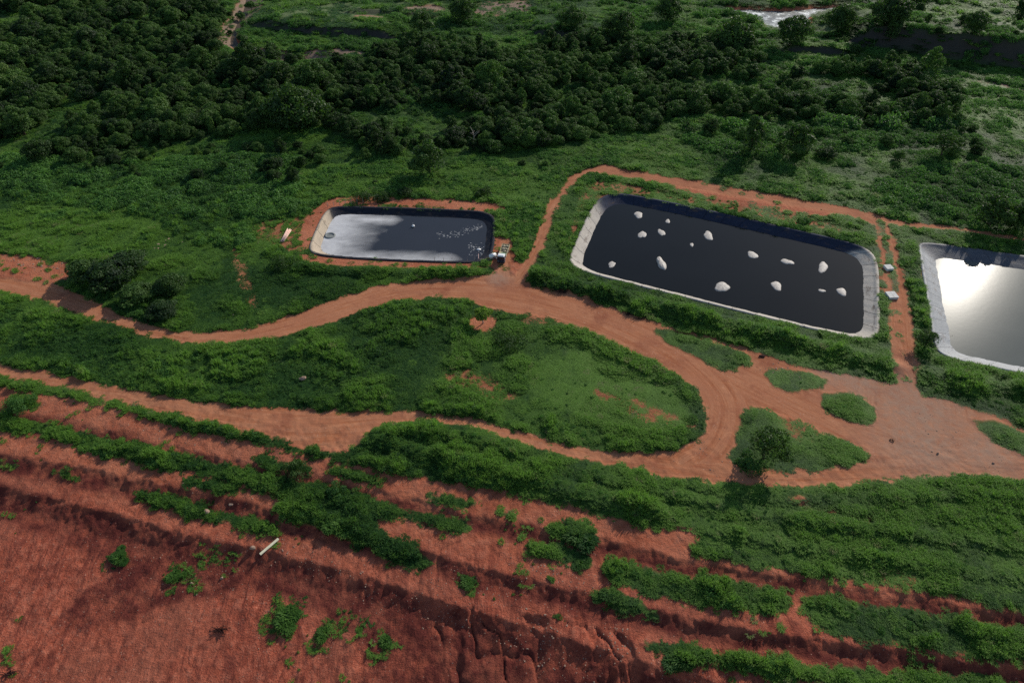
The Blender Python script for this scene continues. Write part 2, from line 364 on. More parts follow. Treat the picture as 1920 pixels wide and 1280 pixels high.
# ------------------------------------------------------------------ materials
def ground_material(name, road=False):
    m, nt, out = mat(name)
    P = pos(nt)
    n1 = noise(nt, P, .06, 5, .6); n2 = noise(nt, P, .55, 6, .65); n3 = noise(nt, P, 3.2, 4, .7)
    soil = ramp(nt, n1, [(.30, (.25, .072, .036)), (.5, (.37, .116, .058)), (.68, (.46, .170, .090))])
    soil = mix(nt, mth(nt, 'MULTIPLY', ramp(nt, n2, [(.42, (0, 0, 0)), (.66, (1, 1, 1))]), .55), soil, (.39, .165, .098))
    soil = mix(nt, mth(nt, 'MULTIPLY', ramp(nt, n3, [(.50, (0, 0, 0)), (.75, (1, 1, 1))]), .5), soil, (.17, .048, .03))
    low = attr(nt, 'lower').outputs['Fac']
    redder = ramp(nt, mth(nt, 'ADD', mth(nt, 'MULTIPLY', n2, .5), mth(nt, 'MULTIPLY', n3, .5)), [(.38, (.19, .040, .024)), (.5, (.39, .092, .052)), (.62, (.50, .162, .098))])
    soil = mix(nt, mth(nt, 'MULTIPLY', low, .8), soil, redder)
    # rills and scrape marks run down the cut
    st = noise(nt, mapping(nt, P, (.34, .06, .3), (0, 0, R(34))), 1.0, 7, .74, 1.0)
    soil = mix(nt, mth(nt, 'MULTIPLY', mth(nt, 'MULTIPLY', low, ramp(nt, st, [(.48, (0, 0, 0)), (.60, (1, 1, 1))])), .75), soil, (.15, .037, .026))
    soil = mix(nt, mth(nt, 'MULTIPLY', low, ramp(nt, noise(nt, P, .035, 4, .65), [(.46, (0, 0, 0)), (.62, (.6,)*3)])), soil, (.34, .115, .068))
    # wheel lines along the roads
    uv = N(nt, 'ShaderNodeCombineXYZ')
    nt.links.new(mth(nt, 'MULTIPLY', attr(nt, 'along').outputs['Fac'], .035), uv.inputs[0])
    nt.links.new(mth(nt, 'MULTIPLY', attr(nt, 'across').outputs['Fac'], .62), uv.inputs[1])
    tr = noise(nt, uv.outputs[0], 1.0, 6, .8, .35)
    onroad = attr(nt, 'road').outputs['Fac']
    rc = ramp(nt, tr, [(.30, (.18, .052, .024)), (.44, (.33, .115, .050)), (.56, (.45, .205, .110)), (.68, (.24, .075, .035))])
    rc = mix(nt, ramp(nt, n2, [(.38, (.0,)*3), (.66, (.75,)*3)]), rc, (.34, .138, .070))
    rc = mix(nt, ramp(nt, noise(nt, P, .09, 5, .7), [(.50, (0, 0, 0)), (.66, (.8,)*3)]), rc, (.20, .062, .034))
    soil = mix(nt, mth(nt, 'MULTIPLY', onroad, .9), soil, mix(nt, ramp(nt, noise(nt, P, .11, 4, .6), [(.42, (.0,)*3), (.62, (.6,)*3)]), rc, mix(nt, n3, (.27, .097, .048), (.40, .172, .096))))
    grey = attr(nt, 'dust').outputs['Fac']
    soil = mix(nt, mth(nt, 'MULTIPLY', grey, ramp(nt, n2, [(.3, (.35,)*3), (.65, (1, 1, 1))])), soil, (.30, .19, .135))
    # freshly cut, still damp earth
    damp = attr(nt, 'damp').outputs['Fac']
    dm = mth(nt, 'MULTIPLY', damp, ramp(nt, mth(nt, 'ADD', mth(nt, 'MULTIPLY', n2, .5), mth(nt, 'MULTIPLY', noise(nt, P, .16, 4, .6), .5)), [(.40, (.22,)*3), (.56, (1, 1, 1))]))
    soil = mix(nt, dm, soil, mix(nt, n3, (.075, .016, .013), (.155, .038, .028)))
    # pale chips of rubble in the soil
    vor = N(nt, 'ShaderNodeTexVoronoi'); vor.inputs['Scale'].default_value = 1.1; nt.links.new(P, vor.inputs['Vector'])
    chip = ramp(nt, vor.outputs['Distance'], [(.0, (1, 1, 1)), (.10, (1, 1, 1)), (.16, (0, 0, 0))])
    chm = mth(nt, 'MULTIPLY', chip, ramp(nt, noise(nt, P, .13, 3, .6), [(.42, (0, 0, 0)), (.60, (1, 1, 1))]))
    soil = mix(nt, mth(nt, 'MULTIPLY', chm, .45), soil, (.55, .38, .28))
    # where plants grow the earth is hidden under litter and moss
    veg = attr(nt, 'veg').outputs['Fac']
    vc = ramp(nt, mth(nt, 'ADD', mth(nt, 'MULTIPLY', n2, .6), mth(nt, 'MULTIPLY', n1, .4)), [(.34, (.030, .060, .018)), (.5, (.05, .095, .025)), (.66, (.09, .12, .04))])
    vc = mix(nt, ramp(nt, n3, [(.55, (0, 0, 0)), (.8, (1, 1, 1))]), vc, (.085, .06, .03))
    field = attr(nt, 'field').outputs['Fac']
    fc = ramp(nt, n2, [(.3, (.07, .105, .045)), (.55, (.11, .15, .06)), (.7, (.16, .165, .09))])
    vc = mix(nt, field, vc, fc)
    vm = mth(nt, 'MULTIPLY', veg, ramp(nt, mth(nt, 'ADD', veg, mth(nt, 'MULTIPLY', mth(nt, 'SUBTRACT', n3, .5), 1.1)), [(.3, (0, 0, 0)), (.6, (1, 1, 1))]))
    col = mix(nt, vm, soil, vc)
    sand = attr(nt, 'sand').outputs['Fac']
    col = mix(nt, sand, col, mix(nt, n2, (.13, .085, .058), (.30, .215, .16)))
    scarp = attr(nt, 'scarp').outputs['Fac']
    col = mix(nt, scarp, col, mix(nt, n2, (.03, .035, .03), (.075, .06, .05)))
    hsum = mth(nt, 'ADD', mth(nt, 'MULTIPLY', n2, .6), mth(nt, 'MULTIPLY', n3, .25))
    hsum = mth(nt, 'ADD', hsum, mth(nt, 'MULTIPLY', mth(nt, 'MULTIPLY', st, low), .6))
    hsum = mth(nt, 'ADD', hsum, mth(nt, 'MULTIPLY', mth(nt, 'MULTIPLY', tr, onroad), .18))
    pbsdf(nt, out, col, .95, .1, bump(nt, mth(nt, 'MULTIPLY', hsum, mth(nt, 'SUBTRACT', 1.0, mth(nt, 'MULTIPLY', onroad, .72))), 1.0, .8))
    return m
M = {}
M['ground'] = ground_material('earth')
def leaf_material(name, dark, lite, dry=(.16, .17, .06), trans=.3):
    m, nt, out = mat(name)
    t = attr(nt, 'tint', 'INSTANCER').outputs['Fac']
    leaf = attr(nt, 'leaf').outputs['Fac']
    rnd = N(nt, 'ShaderNodeObjectInfo').outputs['Random']
    f = mth(nt, 'ADD', mth(nt, 'MULTIPLY', t, .72), mth(nt, 'ADD', mth(nt, 'MULTIPLY', leaf, .26), mth(nt, 'MULTIPLY', rnd, .16)))
    c = ramp(nt, mth(nt, 'MULTIPLY', f, .8), [(.10, dark), (.58, lite), (.78, lite), (.98, dry)])
    p = N(nt, 'ShaderNodeBsdfPrincipled'); nt.links.new(c, p.inputs['Base Color'])
    p.inputs['Roughness'].default_value = .62; p.inputs['Specular IOR Level'].default_value = .22
    tr = N(nt, 'ShaderNodeBsdfTranslucent')
    nt.links.new(mix(nt, .5, c, (.09, .22, .015)), tr.inputs['Color'])
    ms = N(nt, 'ShaderNodeMixShader'); ms.inputs[0].default_value = trans
    nt.links.new(p.outputs[0], ms.inputs[1]); nt.links.new(tr.outputs[0], ms.inputs[2])
    nt.links.new(ms.outputs[0], out.inputs['Surface'])
    return m
M['leaf'] = leaf_material('forest_leaves', (.009, .026, .009), (.075, .150, .027), (.17, .21, .05), .26)
M['shrub'] = leaf_material('shrub_leaves', (.017, .062, .023), (.115, .260, .052), (.20, .23, .09), .42)
M['grass'] = leaf_material('grass_blades', (.021, .080, .020), (.175, .335, .052), (.30, .27, .14), .5)
M['limeleaf'] = leaf_material('lime_leaves', (.16, .26, .04), (.30, .40, .07), (.3, .36, .1), .6)
def flat(name, c, rough=.7, spec=.3, var=.25, sc=1.5, metal=0, bmp=.2):
    m, nt, out = mat(name); P = N(nt, 'ShaderNodeTexCoord').outputs['Object']
    n = noise(nt, P, sc, 5, .65)
    c2 = tuple(v*(1-var) for v in c); c3 = tuple(min(1, v*(1+var*.6)) for v in c)
    pbsdf(nt, out, ramp(nt, n, [(.3, c2), (.7, c3)]), rough, spec, bump(nt, n, bmp, .05), metal)
    return m
M['bark'] = flat('bark', (.075, .055, .04), .95, .1, .4, 3)
M['palebark'] = flat('dead_wood', (.34, .30, .26), .9, .1, .3, 3)
M['branch'] = flat('burnt_branch', (.035, .022, .018), .95, .1, .4, 3)
M['concrete'] = flat('concrete', (.62, .60, .56), .9, .2, .18, 1.2)
M['whitepaint'] = flat('white_paint', (.80, .80, .78), .35, .5, .06, .6, 0, .02)
M['navypaint'] = flat('navy_paint', (.018, .022, .05), .35, .5, .15, .6, 0, .02)
M['rubber'] = flat('rubber', (.015, .015, .016), .85, .2, .2, 4)
M['chassis'] = flat('chassis_steel', (.03, .03, .032), .6, .4, .3, 2)
M['timber'] = flat('timber', (.55, .47, .30), .85, .15, .25, 2)
M['planktimber'] = flat('sawn_plank', (.72, .66, .46), .8, .2, .15, 2)
M['pinkpipe'] = flat('pink_pvc', (.72, .46, .38), .5, .4, .12, 1.5)
M['cargo'] = flat('cargo_load', (.42, .36, .25), .9, .1, .4, 2.2)
M['greentarp'] = flat('green_tarp', (.25, .36, .20), .8, .2, .3, 1.5)
M['whiteplastic'] = flat('white_plastic', (.78, .76, .74), .4, .4, .08, 1)
M['rock'] = flat('pale_rock', (.33, .22, .16), .95, .1, .3, 1.5)
M['darkdebris'] = flat('dark_debris', (.05, .022, .018), .95, .1, .5, 2)
M['hose'] = flat('hose', (.40, .27, .25), .6, .3, .2, 1.5)
M['scum'] = flat('scum', (.34, .34, .34), .8, .2, .3)
M['steel'] = flat('galvanised', (.45, .45, .45), .5, .5, .15, 1.5)
m, nt, out = mat('glass'); pbsdf(nt, out, (.01, .012, .015), .06, .6); M['glass'] = m
m, nt, out = mat('lamp_glass'); pbsdf(nt, out, (.7, .68, .62), .15, .6); M['lamp'] = m
# geomembrane liner; 'dusty' is only the paler tone, mixed in bank by bank
def liner(name, dark_col, dusty, rough=.5, spec=.12):
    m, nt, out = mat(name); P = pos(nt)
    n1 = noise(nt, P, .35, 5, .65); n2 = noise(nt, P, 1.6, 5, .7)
    d = attr(nt, 'paleness').outputs['Fac']
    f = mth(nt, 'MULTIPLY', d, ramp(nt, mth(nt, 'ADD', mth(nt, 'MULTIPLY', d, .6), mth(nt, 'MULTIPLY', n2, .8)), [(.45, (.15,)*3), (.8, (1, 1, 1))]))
    c = mix(nt, f, mix(nt, n1, tuple(v*.7 for v in dark_col), tuple(v*1.4 for v in dark_col)), mix(nt, n1, tuple(v*.75 for v in dusty), tuple(min(1, v*1.15) for v in dusty)))
    seam = N(nt, 'ShaderNodeTexWave', wave_type='BANDS', bands_direction='DIAGONAL'); seam.inputs['Scale'].default_value = .12; seam.inputs['Distortion'].default_value = 3
    nt.links.new(P, seam.inputs['Vector'])
    sm = mth(nt, 'FRACT', mth(nt, 'MULTIPLY', mth(nt, 'ADD', attr(nt, 'run').outputs['Fac'], mth(nt, 'MULTIPLY', n1, 1.6)), .143))
    c = mix(nt, ramp(nt, sm, [(.0, (.7,)*3), (.03, (.7,)*3), (.05, (0, 0, 0))]), c, tuple(v*.45 for v in dark_col))
    c = mix(nt, ramp(nt, noise(nt, mapping(nt, P, (.5, .5, 3)), .45, 5, .7), [(.56, (0, 0, 0)), (.70, (.75,)*3)]), c, (.11, .075, .055))
    h = mth(nt, 'ADD', mth(nt, 'MULTIPLY', n2, .5), mth(nt, 'MULTIPLY', seam.outputs['Fac'], .12))
    pbsdf(nt, out, c, rough, spec, bump(nt, h, .7, .35)); return m
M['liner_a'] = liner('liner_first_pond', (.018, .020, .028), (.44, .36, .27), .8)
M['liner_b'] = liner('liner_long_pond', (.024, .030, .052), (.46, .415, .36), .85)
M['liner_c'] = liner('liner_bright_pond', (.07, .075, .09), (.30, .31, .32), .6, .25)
def water(name, c, rough, wave, spec=.5):
    m, nt, out = mat(name); P = pos(nt)
    n = noise(nt, P, .9, 5, .6); n2 = noise(nt, P, .05, 3, .5)
    p = pbsdf(nt, out, mix(nt, n2, tuple(v*.8 for v in c), tuple(v*1.2 for v in c)), rough, spec, bump(nt, n, wave, .05))
    p.inputs['IOR'].default_value = 1.33; return m
M['water_a'] = water('grey_pond_water', (.026, .028, .034), .12, .08)
M['water_b'] = water('dark_pond_water', (.010, .012, .014), .06, .05, .15)
m, nt, out = mat('bright_pond_water'); P = pos(nt); n = noise(nt, P, .05, 4, .5)
d = N(nt, 'ShaderNodeBsdfDiffuse'); nt.links.new(ramp(nt, n, [(.3, (.085, .096, .092)), (.7, (.108, .118, .112))]), d.inputs['Color'])
g = N(nt, 'ShaderNodeBsdfGlossy'); g.inputs['Color'].default_value = (.0044, .0044, .0044, 1); g.inputs['Roughness'].default_value = .19
nt.links.new(bump(nt, noise(nt, P, .7, 4, .6), .06, .05), g.inputs['Normal'])
a = N(nt, 'ShaderNodeAddShader'); nt.links.new(d.outputs[0], a.inputs[0]); nt.links.new(g.outputs[0], a.inputs[1]); nt.links.new(a.outputs[0], out.inputs['Surface']); M['water_c'] = m
M['water_r'] = water('river_water', (.085, .062, .045), .5, .6, .08)
m, nt, out = mat('painted_glitter'); P = pos(nt); n = noise(nt, P, .22, 6, .75)
pbsdf(nt, out, ramp(nt, n, [(.45, (.035, .042, .045)), (.53, (.16, .18, .17)), (.60, (.85, .86, .82))]), .4, .5, bump(nt, n, .5, .3)); M['water_s'] = m  # white glitter of the far water is painted into its colour
m, nt, out = mat('foam_film'); P = pos(nt)
f = attr(nt, 'film').outputs['Fac']; n = noise(nt, mapping(nt, P, (.09, .22, 1)), 1.0, 6, .6, .6)
a = ramp(nt, mth(nt, 'ADD', f, mth(nt, 'MULTIPLY', mth(nt, 'SUBTRACT', n, .5), .75)), [(.12, (0, 0, 0)), (.95, (1, 1, 1))])
p = N(nt, 'ShaderNodeBsdfPrincipled'); nt.links.new(ramp(nt, noise(nt, P, .4, 4), [(.3, (.44, .435, .44)), (.7, (.58, .575, .57))]), p.inputs['Base Color']); p.inputs['Roughness'].default_value = .6
t = N(nt, 'ShaderNodeBsdfTransparent'); ms = N(nt, 'ShaderNodeMixShader')
nt.links.new(a, ms.inputs[0]); nt.links.new(t.outputs[0], ms.inputs[1]); nt.links.new(p.outputs[0], ms.inputs[2]); nt.links.new(ms.outputs[0], out.inputs['Surface'])
M['film'] = m
m, nt, out = mat('ballooned_liner'); P = N(nt, 'ShaderNodeTexCoord').outputs['Object']
n = noise(nt, P, .9, 5, .65)
pbsdf(nt, out, ramp(nt, n, [(.25, (.24, .22, .19)), (.42, (.40, .36, .32)), (.68, (.49, .45, .40))]), .6, .25, bump(nt, n, .45, .2)); M['bubble'] = m

# ------------------------------------------------------------------ object helpers
def tag(o, label=None, cat=None, group=None, kind=None):
    if label: o['label'] = label
    if cat: o['category'] = cat
    if group: o['group'] = group
    if kind: o['kind'] = kind
    return o
def link(o, parent=None):
    COL.objects.link(o)
    if parent: o.parent = parent
    return o
def empty(name, loc, rz=0, s=1.0):
    o = bpy.data.objects.new(name, None); o.location = loc; o.rotation_euler.z = rz; o.scale = (s, s, s) if not hasattr(s, '__len__') else s
    o.empty_display_size = .5
    return link(o)
def quads_mesh(name, V, F, m, leaf=None, smooth=False):
    """V (n,3), F (k,4) int arrays -> mesh"""
    me = bpy.data.meshes.new(name)
    V = np.asarray(V, np.float32); F = np.asarray(F, np.int32); k = F.shape[1]
    me.vertices.add(len(V)); me.vertices.foreach_set('co', V.ravel())
    me.loops.add(F.size); me.loops.foreach_set('vertex_index', F.ravel())
    me.polygons.add(len(F)); me.polygons.foreach_set('loop_start', np.arange(0, F.size, k, dtype=np.int32))
    me.polygons.foreach_set('loop_total', np.full(len(F), k, np.int32))
    me.polygons.foreach_set('use_smooth', np.full(len(F), smooth))
    if leaf is not None: addattr(me, 'leaf', leaf)
    me.materials.append(m); me.update(calc_edges=True)
    return me
def addattr(me, name, val):
    a = me.attributes.new(name, 'FLOAT', 'POINT'); a.data.foreach_set('value', np.asarray(val, np.float32))
class MB:
    """collects simple shaped solids into one mesh"""
    def __init__(s): s.bm = bmesh.new()
    def box(s, c, d, rz=0, bev=0.0, taper=(1, 1), rx=0, ry=0):
        r = bmesh.ops.create_cube(s.bm, size=1)
        vs = r['verts']
        for v in vs:
            v.co = Vector((v.co.x*d[0]*(taper[0] if v.co.z > 0 else 1), v.co.y*d[1]*(taper[1] if v.co.z > 0 else 1), v.co.z*d[2]))
        Mx = Matrix.Translation(c) @ Euler((rx, ry, rz)).to_matrix().to_4x4()
        if bev:
            es = list({e for v in vs for e in v.link_edges})
            g = bmesh.ops.bevel(s.bm, geom=es, offset=bev, segments=2, affect='EDGES', profile=.6)
            vs = list({v for f in g['faces'] for v in f.verts} | {v for v in vs if v.is_valid})
        bmesh.ops.transform(s.bm, matrix=Mx, verts=vs); return s
    def cyl(s, a, b, r0, r1=None, seg=12):
        a = Vector(a); b = Vector(b); d = b-a
        r = bmesh.ops.create_cone(s.bm, cap_ends=True, segments=seg, radius1=r0, radius2=r0 if r1 is None else r1, depth=d.length)
        Mx = Matrix.Translation((a+b)/2) @ d.to_track_quat('Z', 'Y').to_matrix().to_4x4()
        bmesh.ops.transform(s.bm, matrix=Mx, verts=r['verts']); return s
    def tube(s, pts, rad, seg=7):
        pts = [Vector(p) for p in pts]; rad = rad if hasattr(rad, '__len__') else [rad]*len(pts)
        rings = []
        for i, p in enumerate(pts):
            d = (pts[min(i+1, len(pts)-1)]-pts[max(i-1, 0)]).normalized()
            q = d.to_track_quat('Z', 'Y')
            rings.append([s.bm.verts.new(p+q @ Vector((math.cos(2*math.pi*k/seg)*rad[i], math.sin(2*math.pi*k/seg)*rad[i], 0))) for k in range(seg)])
        for A, B in zip(rings, rings[1:]):
            for k in range(seg): s.bm.faces.new((A[k], A[(k+1) % seg], B[(k+1) % seg], B[k]))
        s.bm.faces.new(rings[0][::-1]); s.bm.faces.new(rings[-1]); return s
    def lump(s, c, d, seed=0, rough=.25, sub=2):
        r = bmesh.ops.create_icosphere(s.bm, subdivisions=sub, radius=1)
        rr = random.Random(seed); k = [Vector((rr.uniform(-1, 1), rr.uniform(-1, 1), rr.uniform(-1, 1))).normalized() for _ in range(7)]
        for v in r['verts']:
            n = v.co.normalized(); f = 1+rough*sum(max(0, n.dot(q))**4*(1 if i % 2 else -.8) for i, q in enumerate(k))+rr.uniform(-.03, .03)
            v.co = Vector((n.x*d[0]*f+c[0], n.y*d[1]*f+c[1], n.z*d[2]*f+c[2]))
        return s
    def mesh(s, name, m, smooth=False):
        me = bpy.data.meshes.new(name); bmesh.ops.recalc_face_normals(s.bm, faces=s.bm.faces)
        for f in s.bm.faces: f.smooth = smooth
        s.bm.to_mesh(me); s.bm.free(); me.materials.append(m); return me
    def build(s, name, m, parent=None, smooth=False, loc=None):
        o = bpy.data.objects.new(name, s.mesh(name, m, smooth))
        if loc is not None: o.location = loc
        return link(o, parent)
def hz(x, y): return float(height(np.array([float(x)]), np.array([float(y)]))[0])
def ground_at(px, py):
    z = 0.0
    for _ in range(12):
        p = unp(px, py, z); z = .4*z+.6*hz(*p)
    p = unp(px, py, z)
    return Vector((p[0], p[1], hz(*p)))
def mpp(px, py):
    """metres per photo pixel at a ground point"""
    p = ground_at(px, py); return math.sqrt(p.x**2+p.y**2+(H-p.z)**2)/FPX/math.sqrt(1+((px-960)**2+(640-py)**2)/FPX**2)

# ------------------------------------------------------------------ terrain sheet
def axis(segs):
    out = [segs[0][0]]
    for a, b, st in segs:
        n = max(1, int(round((b-a)/st))); out += list(np.linspace(a, b, n+1)[1:])
    return np.array(out)
gx = axis([(-1500,-700,80),(-700,-360,12),(-360,-200,1.6),(-200,-110,.7),(-110,110,.24),(110,200,.7),(200,360,1.6),(360,700,12),(700,1500,80)])
gy = axis([(-300,20,20),(20,44,1.5),(44,115,.38),(115,215,.5),(215,275,.8),(275,420,1.4),(420,620,2.6),(620,900,20),(900,1800,90)])
GX, GY = np.meshgrid(gx, gy); shp = GX.shape
X = GX.ravel(); Y = GY.ravel()
Z = height(X, Y)
zn = zone(X, Y)
nx, ny = len(gx), len(gy)
idx = np.arange(nx*ny).reshape(ny, nx)
F = np.stack([idx[:-1, :-1], idx[:-1, 1:], idx[1:, 1:], idx[1:, :-1]], -1).reshape(-1, 4)
fr = zn['road'] | zn['track']
froad = fr[F].sum(1) >= 3
U = np.zeros(X.shape); Vv = np.zeros(X.shape); D = np.full(X.shape, 1e9)
LANES = [W0(L, 2, False) for L in (
 [(-200,500),(0,532),(110,555),(200,590),(320,628),(420,632),(520,615),(640,575),(740,545),(860,540),(960,550),(1080,580),(1200,630),(1290,680),(1350,740),(1355,790),(1330,840),(1280,868)],
 [(1150,590),(1300,655),(1420,710),(1560,780),(1680,840),(1800,870),(2000,880)],
 [(-200,655),(0,690),(300,752),(500,790),(620,790),(760,778),(900,792),(1060,842),(1200,868),(1300,880),(1450,898),(1600,890),(1800,872),(2000,885)])]
for P in LANES+[t[0] for t in TRACKS]:
    d, u, v = linedist(X, Y, P, False, 25)
    k = d < D; D = np.where(k, d, D); U = np.where(k, u, U); Vv = np.where(k, v, Vv)
dustc = [(unp(1720, 770), 15), (unp(1610, 715), 8), (unp(1730, 835), 13), (unp(1850, 850), 9), (unp(1560, 700), 6), (unp(935, 522), 4)]
dust = np.zeros(X.shape)
for c, r in dustc: dust = np.maximum(dust, np.exp(-((X-c[0])**2+(Y-c[1])**2)/(r*r)))
blur = lambda a: (lambda g: sum(np.roll(np.roll(g, i, 0), j, 1) for i in (-1, 0, 1) for j in (-1, 0, 1))/9)(a.astype(float).reshape(shp)).ravel()
tyg = np.interp(X, TL[0][1][:, 0], TL[0][1][:, 1])
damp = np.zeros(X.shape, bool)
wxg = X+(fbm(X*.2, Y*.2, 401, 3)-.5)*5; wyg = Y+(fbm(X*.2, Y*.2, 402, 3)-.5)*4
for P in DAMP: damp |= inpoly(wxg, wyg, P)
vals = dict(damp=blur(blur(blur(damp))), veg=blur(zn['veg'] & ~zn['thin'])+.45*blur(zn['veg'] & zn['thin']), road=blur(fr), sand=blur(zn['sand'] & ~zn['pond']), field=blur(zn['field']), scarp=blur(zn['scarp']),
            along=U, across=Vv, dust=dust, lower=(.25+.75*sstep(16, 38, tyg-Y))*sstep(1, 5, tyg-Y)*(~zn['upper']))
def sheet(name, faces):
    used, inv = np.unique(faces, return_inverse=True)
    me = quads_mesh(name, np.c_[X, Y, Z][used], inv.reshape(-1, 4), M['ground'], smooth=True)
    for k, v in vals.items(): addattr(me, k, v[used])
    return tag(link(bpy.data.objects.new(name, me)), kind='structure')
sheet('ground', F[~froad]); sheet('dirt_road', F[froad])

# ------------------------------------------------------------------ ponds
def resample(Q, n):
    Q = np.vstack([Q, Q[:1]]); l = np.r_[0, np.cumsum(np.hypot(*np.diff(Q, axis=0).T))]; t = np.linspace(0, l[-1], n, endpoint=False)
    return np.c_[np.interp(t, l, Q[:, 0]), np.interp(t, l, Q[:, 1])]
def offset(P, d):
    """inward offset of a counter-clockwise outline, corners rounding as it shrinks"""
    Q = P.copy(); n = max(1, int(math.ceil(d/.4)))
    for _ in range(n):
        T = np.roll(Q, -1, 0)-np.roll(Q, 1, 0); T /= np.maximum(np.hypot(T[:, 0], T[:, 1])[:, None], 1e-6)
        Q = Q+np.c_[-T[:, 1], T[:, 0]]*(d/n)
        if n > 1:
            for _k in range(2): Q = .25*np.roll(Q, 1, 0)+.5*Q+.25*np.roll(Q, -1, 0)
            Q = resample(Q, len(P))
    return Q
PLABEL = {'a': 'smallest pond lining, black banks with one cream bank at its end', 'b': 'long pond lining, pale banks round very dark water', 'c': 'bright grey and white pond lining cut off by the photo edge'}
WATERLINE = {}
for k, (P, ins, dep) in PONDS.items():
    rings = []; zs = []
    prof = [(-.75, .05), (-.7, .22), (-.1, .26), (.25, .12)]+[(ins*1.45*t, -(dep*1.45)*t+.05) for t in np.linspace(.12, 1, 9)]
    for d, z in prof:
        Q = offset(P, d) if d > 0 else P-np.c_[-(np.roll(P, -1, 0)-np.roll(P, 1, 0))[:, 1], (np.roll(P, -1, 0)-np.roll(P, 1, 0))[:, 0]]/np.maximum(np.hypot(*(np.roll(P, -1, 0)-np.roll(P, 1, 0)).T)[:, None], 1e-6)*(-d)
        zz = np.full(len(P), z)
        if d > .3: zz = zz+(fbm(Q[:, 0]*.5, Q[:, 1]*.5, 201, 3)-.5)*.35*min(1, d/ins)
        rings.append(np.c_[Q, zz])
    n = len(P); V = np.vstack(rings)
    F2 = []
    for i in range(len(rings)-1):
        a = np.arange(n)+i*n; b = np.roll(np.arange(n), -1)+i*n
        F2.append(np.c_[a, b, b+n, a+n])
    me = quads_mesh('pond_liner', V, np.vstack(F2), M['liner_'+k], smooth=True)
    # pale tone on every bank but the forest side; small pond, one end only
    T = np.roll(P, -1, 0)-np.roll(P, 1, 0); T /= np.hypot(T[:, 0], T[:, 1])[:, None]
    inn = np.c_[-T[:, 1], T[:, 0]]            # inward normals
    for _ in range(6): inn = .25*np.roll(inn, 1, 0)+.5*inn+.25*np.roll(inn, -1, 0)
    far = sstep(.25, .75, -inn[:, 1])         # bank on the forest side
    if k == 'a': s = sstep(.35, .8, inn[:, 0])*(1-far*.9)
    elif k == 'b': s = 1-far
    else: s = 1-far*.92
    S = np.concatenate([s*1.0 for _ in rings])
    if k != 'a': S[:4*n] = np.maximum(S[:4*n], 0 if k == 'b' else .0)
    addattr(me, 'paleness', S); addattr(me, 'run', np.tile(np.r_[np.arange(n//2), np.arange(n-n//2, 0, -1)]*1.0, len(rings)))
    o = link(bpy.data.objects.new('pond_liner', me)); tag(o, PLABEL[k], 'pond liner')
    wl = offset(P, ins*.88); WATERLINE[k] = wl
    # water: one flat sheet, gridded so that the film can carry attributes
    me = bpy.data.meshes.new('pond_water')
    me.from_pydata([(q[0], q[1], -dep) for q in wl], [], [tuple(range(len(wl)))]); me.materials.append(M['water_'+k])
    tag(link(bpy.data.objects.new('pond_water', me)), kind='structure')
    if k == 'a':
        ax_ = np.arange(wl[:, 0].min(), wl[:, 0].max(), .5); ay_ = np.arange(wl[:, 1].min(), wl[:, 1].max(), .5)
        fa, fb = np.meshgrid(ax_, ay_); Vw = np.c_[fa.ravel(), fb.ravel(), np.full(fa.size, -dep)]
        ok = inpoly(Vw[:, 0], Vw[:, 1], wl); ii = np.arange(fa.size).reshape(fa.shape)
        q4 = np.stack([ii[:-1, :-1], ii[:-1, 1:], ii[1:, 1:], ii[1:, :-1]], -1).reshape(-1, 4)
        # film gathers at the end under the cream bank and along the road side
        dL = linedist(Vw[:, 0], Vw[:, 1], np.array([unp(600, 470), unp(632, 400)]), False, 200)[0]
        dB = linedist(Vw[:, 0], Vw[:, 1], np.array([unp(590, 472), unp(700, 482), unp(830, 486)]), False, 200)[0]
        dT = linedist(Vw[:, 0], Vw[:, 1], np.array([unp(632, 404), unp(730, 407)]), False, 200)[0]
        film = np.maximum.reduce([1.05-dL/20, .95-dB/8.0, .9-dT/6.0])
        q4 = q4[(ok & (film > -.1))[q4].all(1)]
        used, inv = np.unique(q4, return_inverse=True)
        me2 = quads_mesh('foam_film', Vw[used], inv.reshape(-1, 4), M['film'], smooth=True); addattr(me2, 'film', np.clip(film, -.5, 1)[used])
        o2 = link(bpy.data.objects.new('foam_film', me2)); o2.location.z = .02; tag(o2, kind='stuff', label='pale foam film on the water of the smallest pond', cat='foam')
# river water
for ri, P in enumerate(RIVER):
    me = bpy.data.meshes.new('river_water'); me.from_pydata([(a, b, -2.4) for a, b in offset(P if .5*np.sum(P[:, 0]*np.roll(P[:, 1], -1)-np.roll(P[:, 0], -1)*P[:, 1]) > 0 else P[::-1].copy(), -.0)], [], [tuple(range(len(P)))])
    me.materials.append(M['water_r' if ri == 0 else 'water_s']); tag(link(bpy.data.objects.new('river_water', me)), kind='structure')
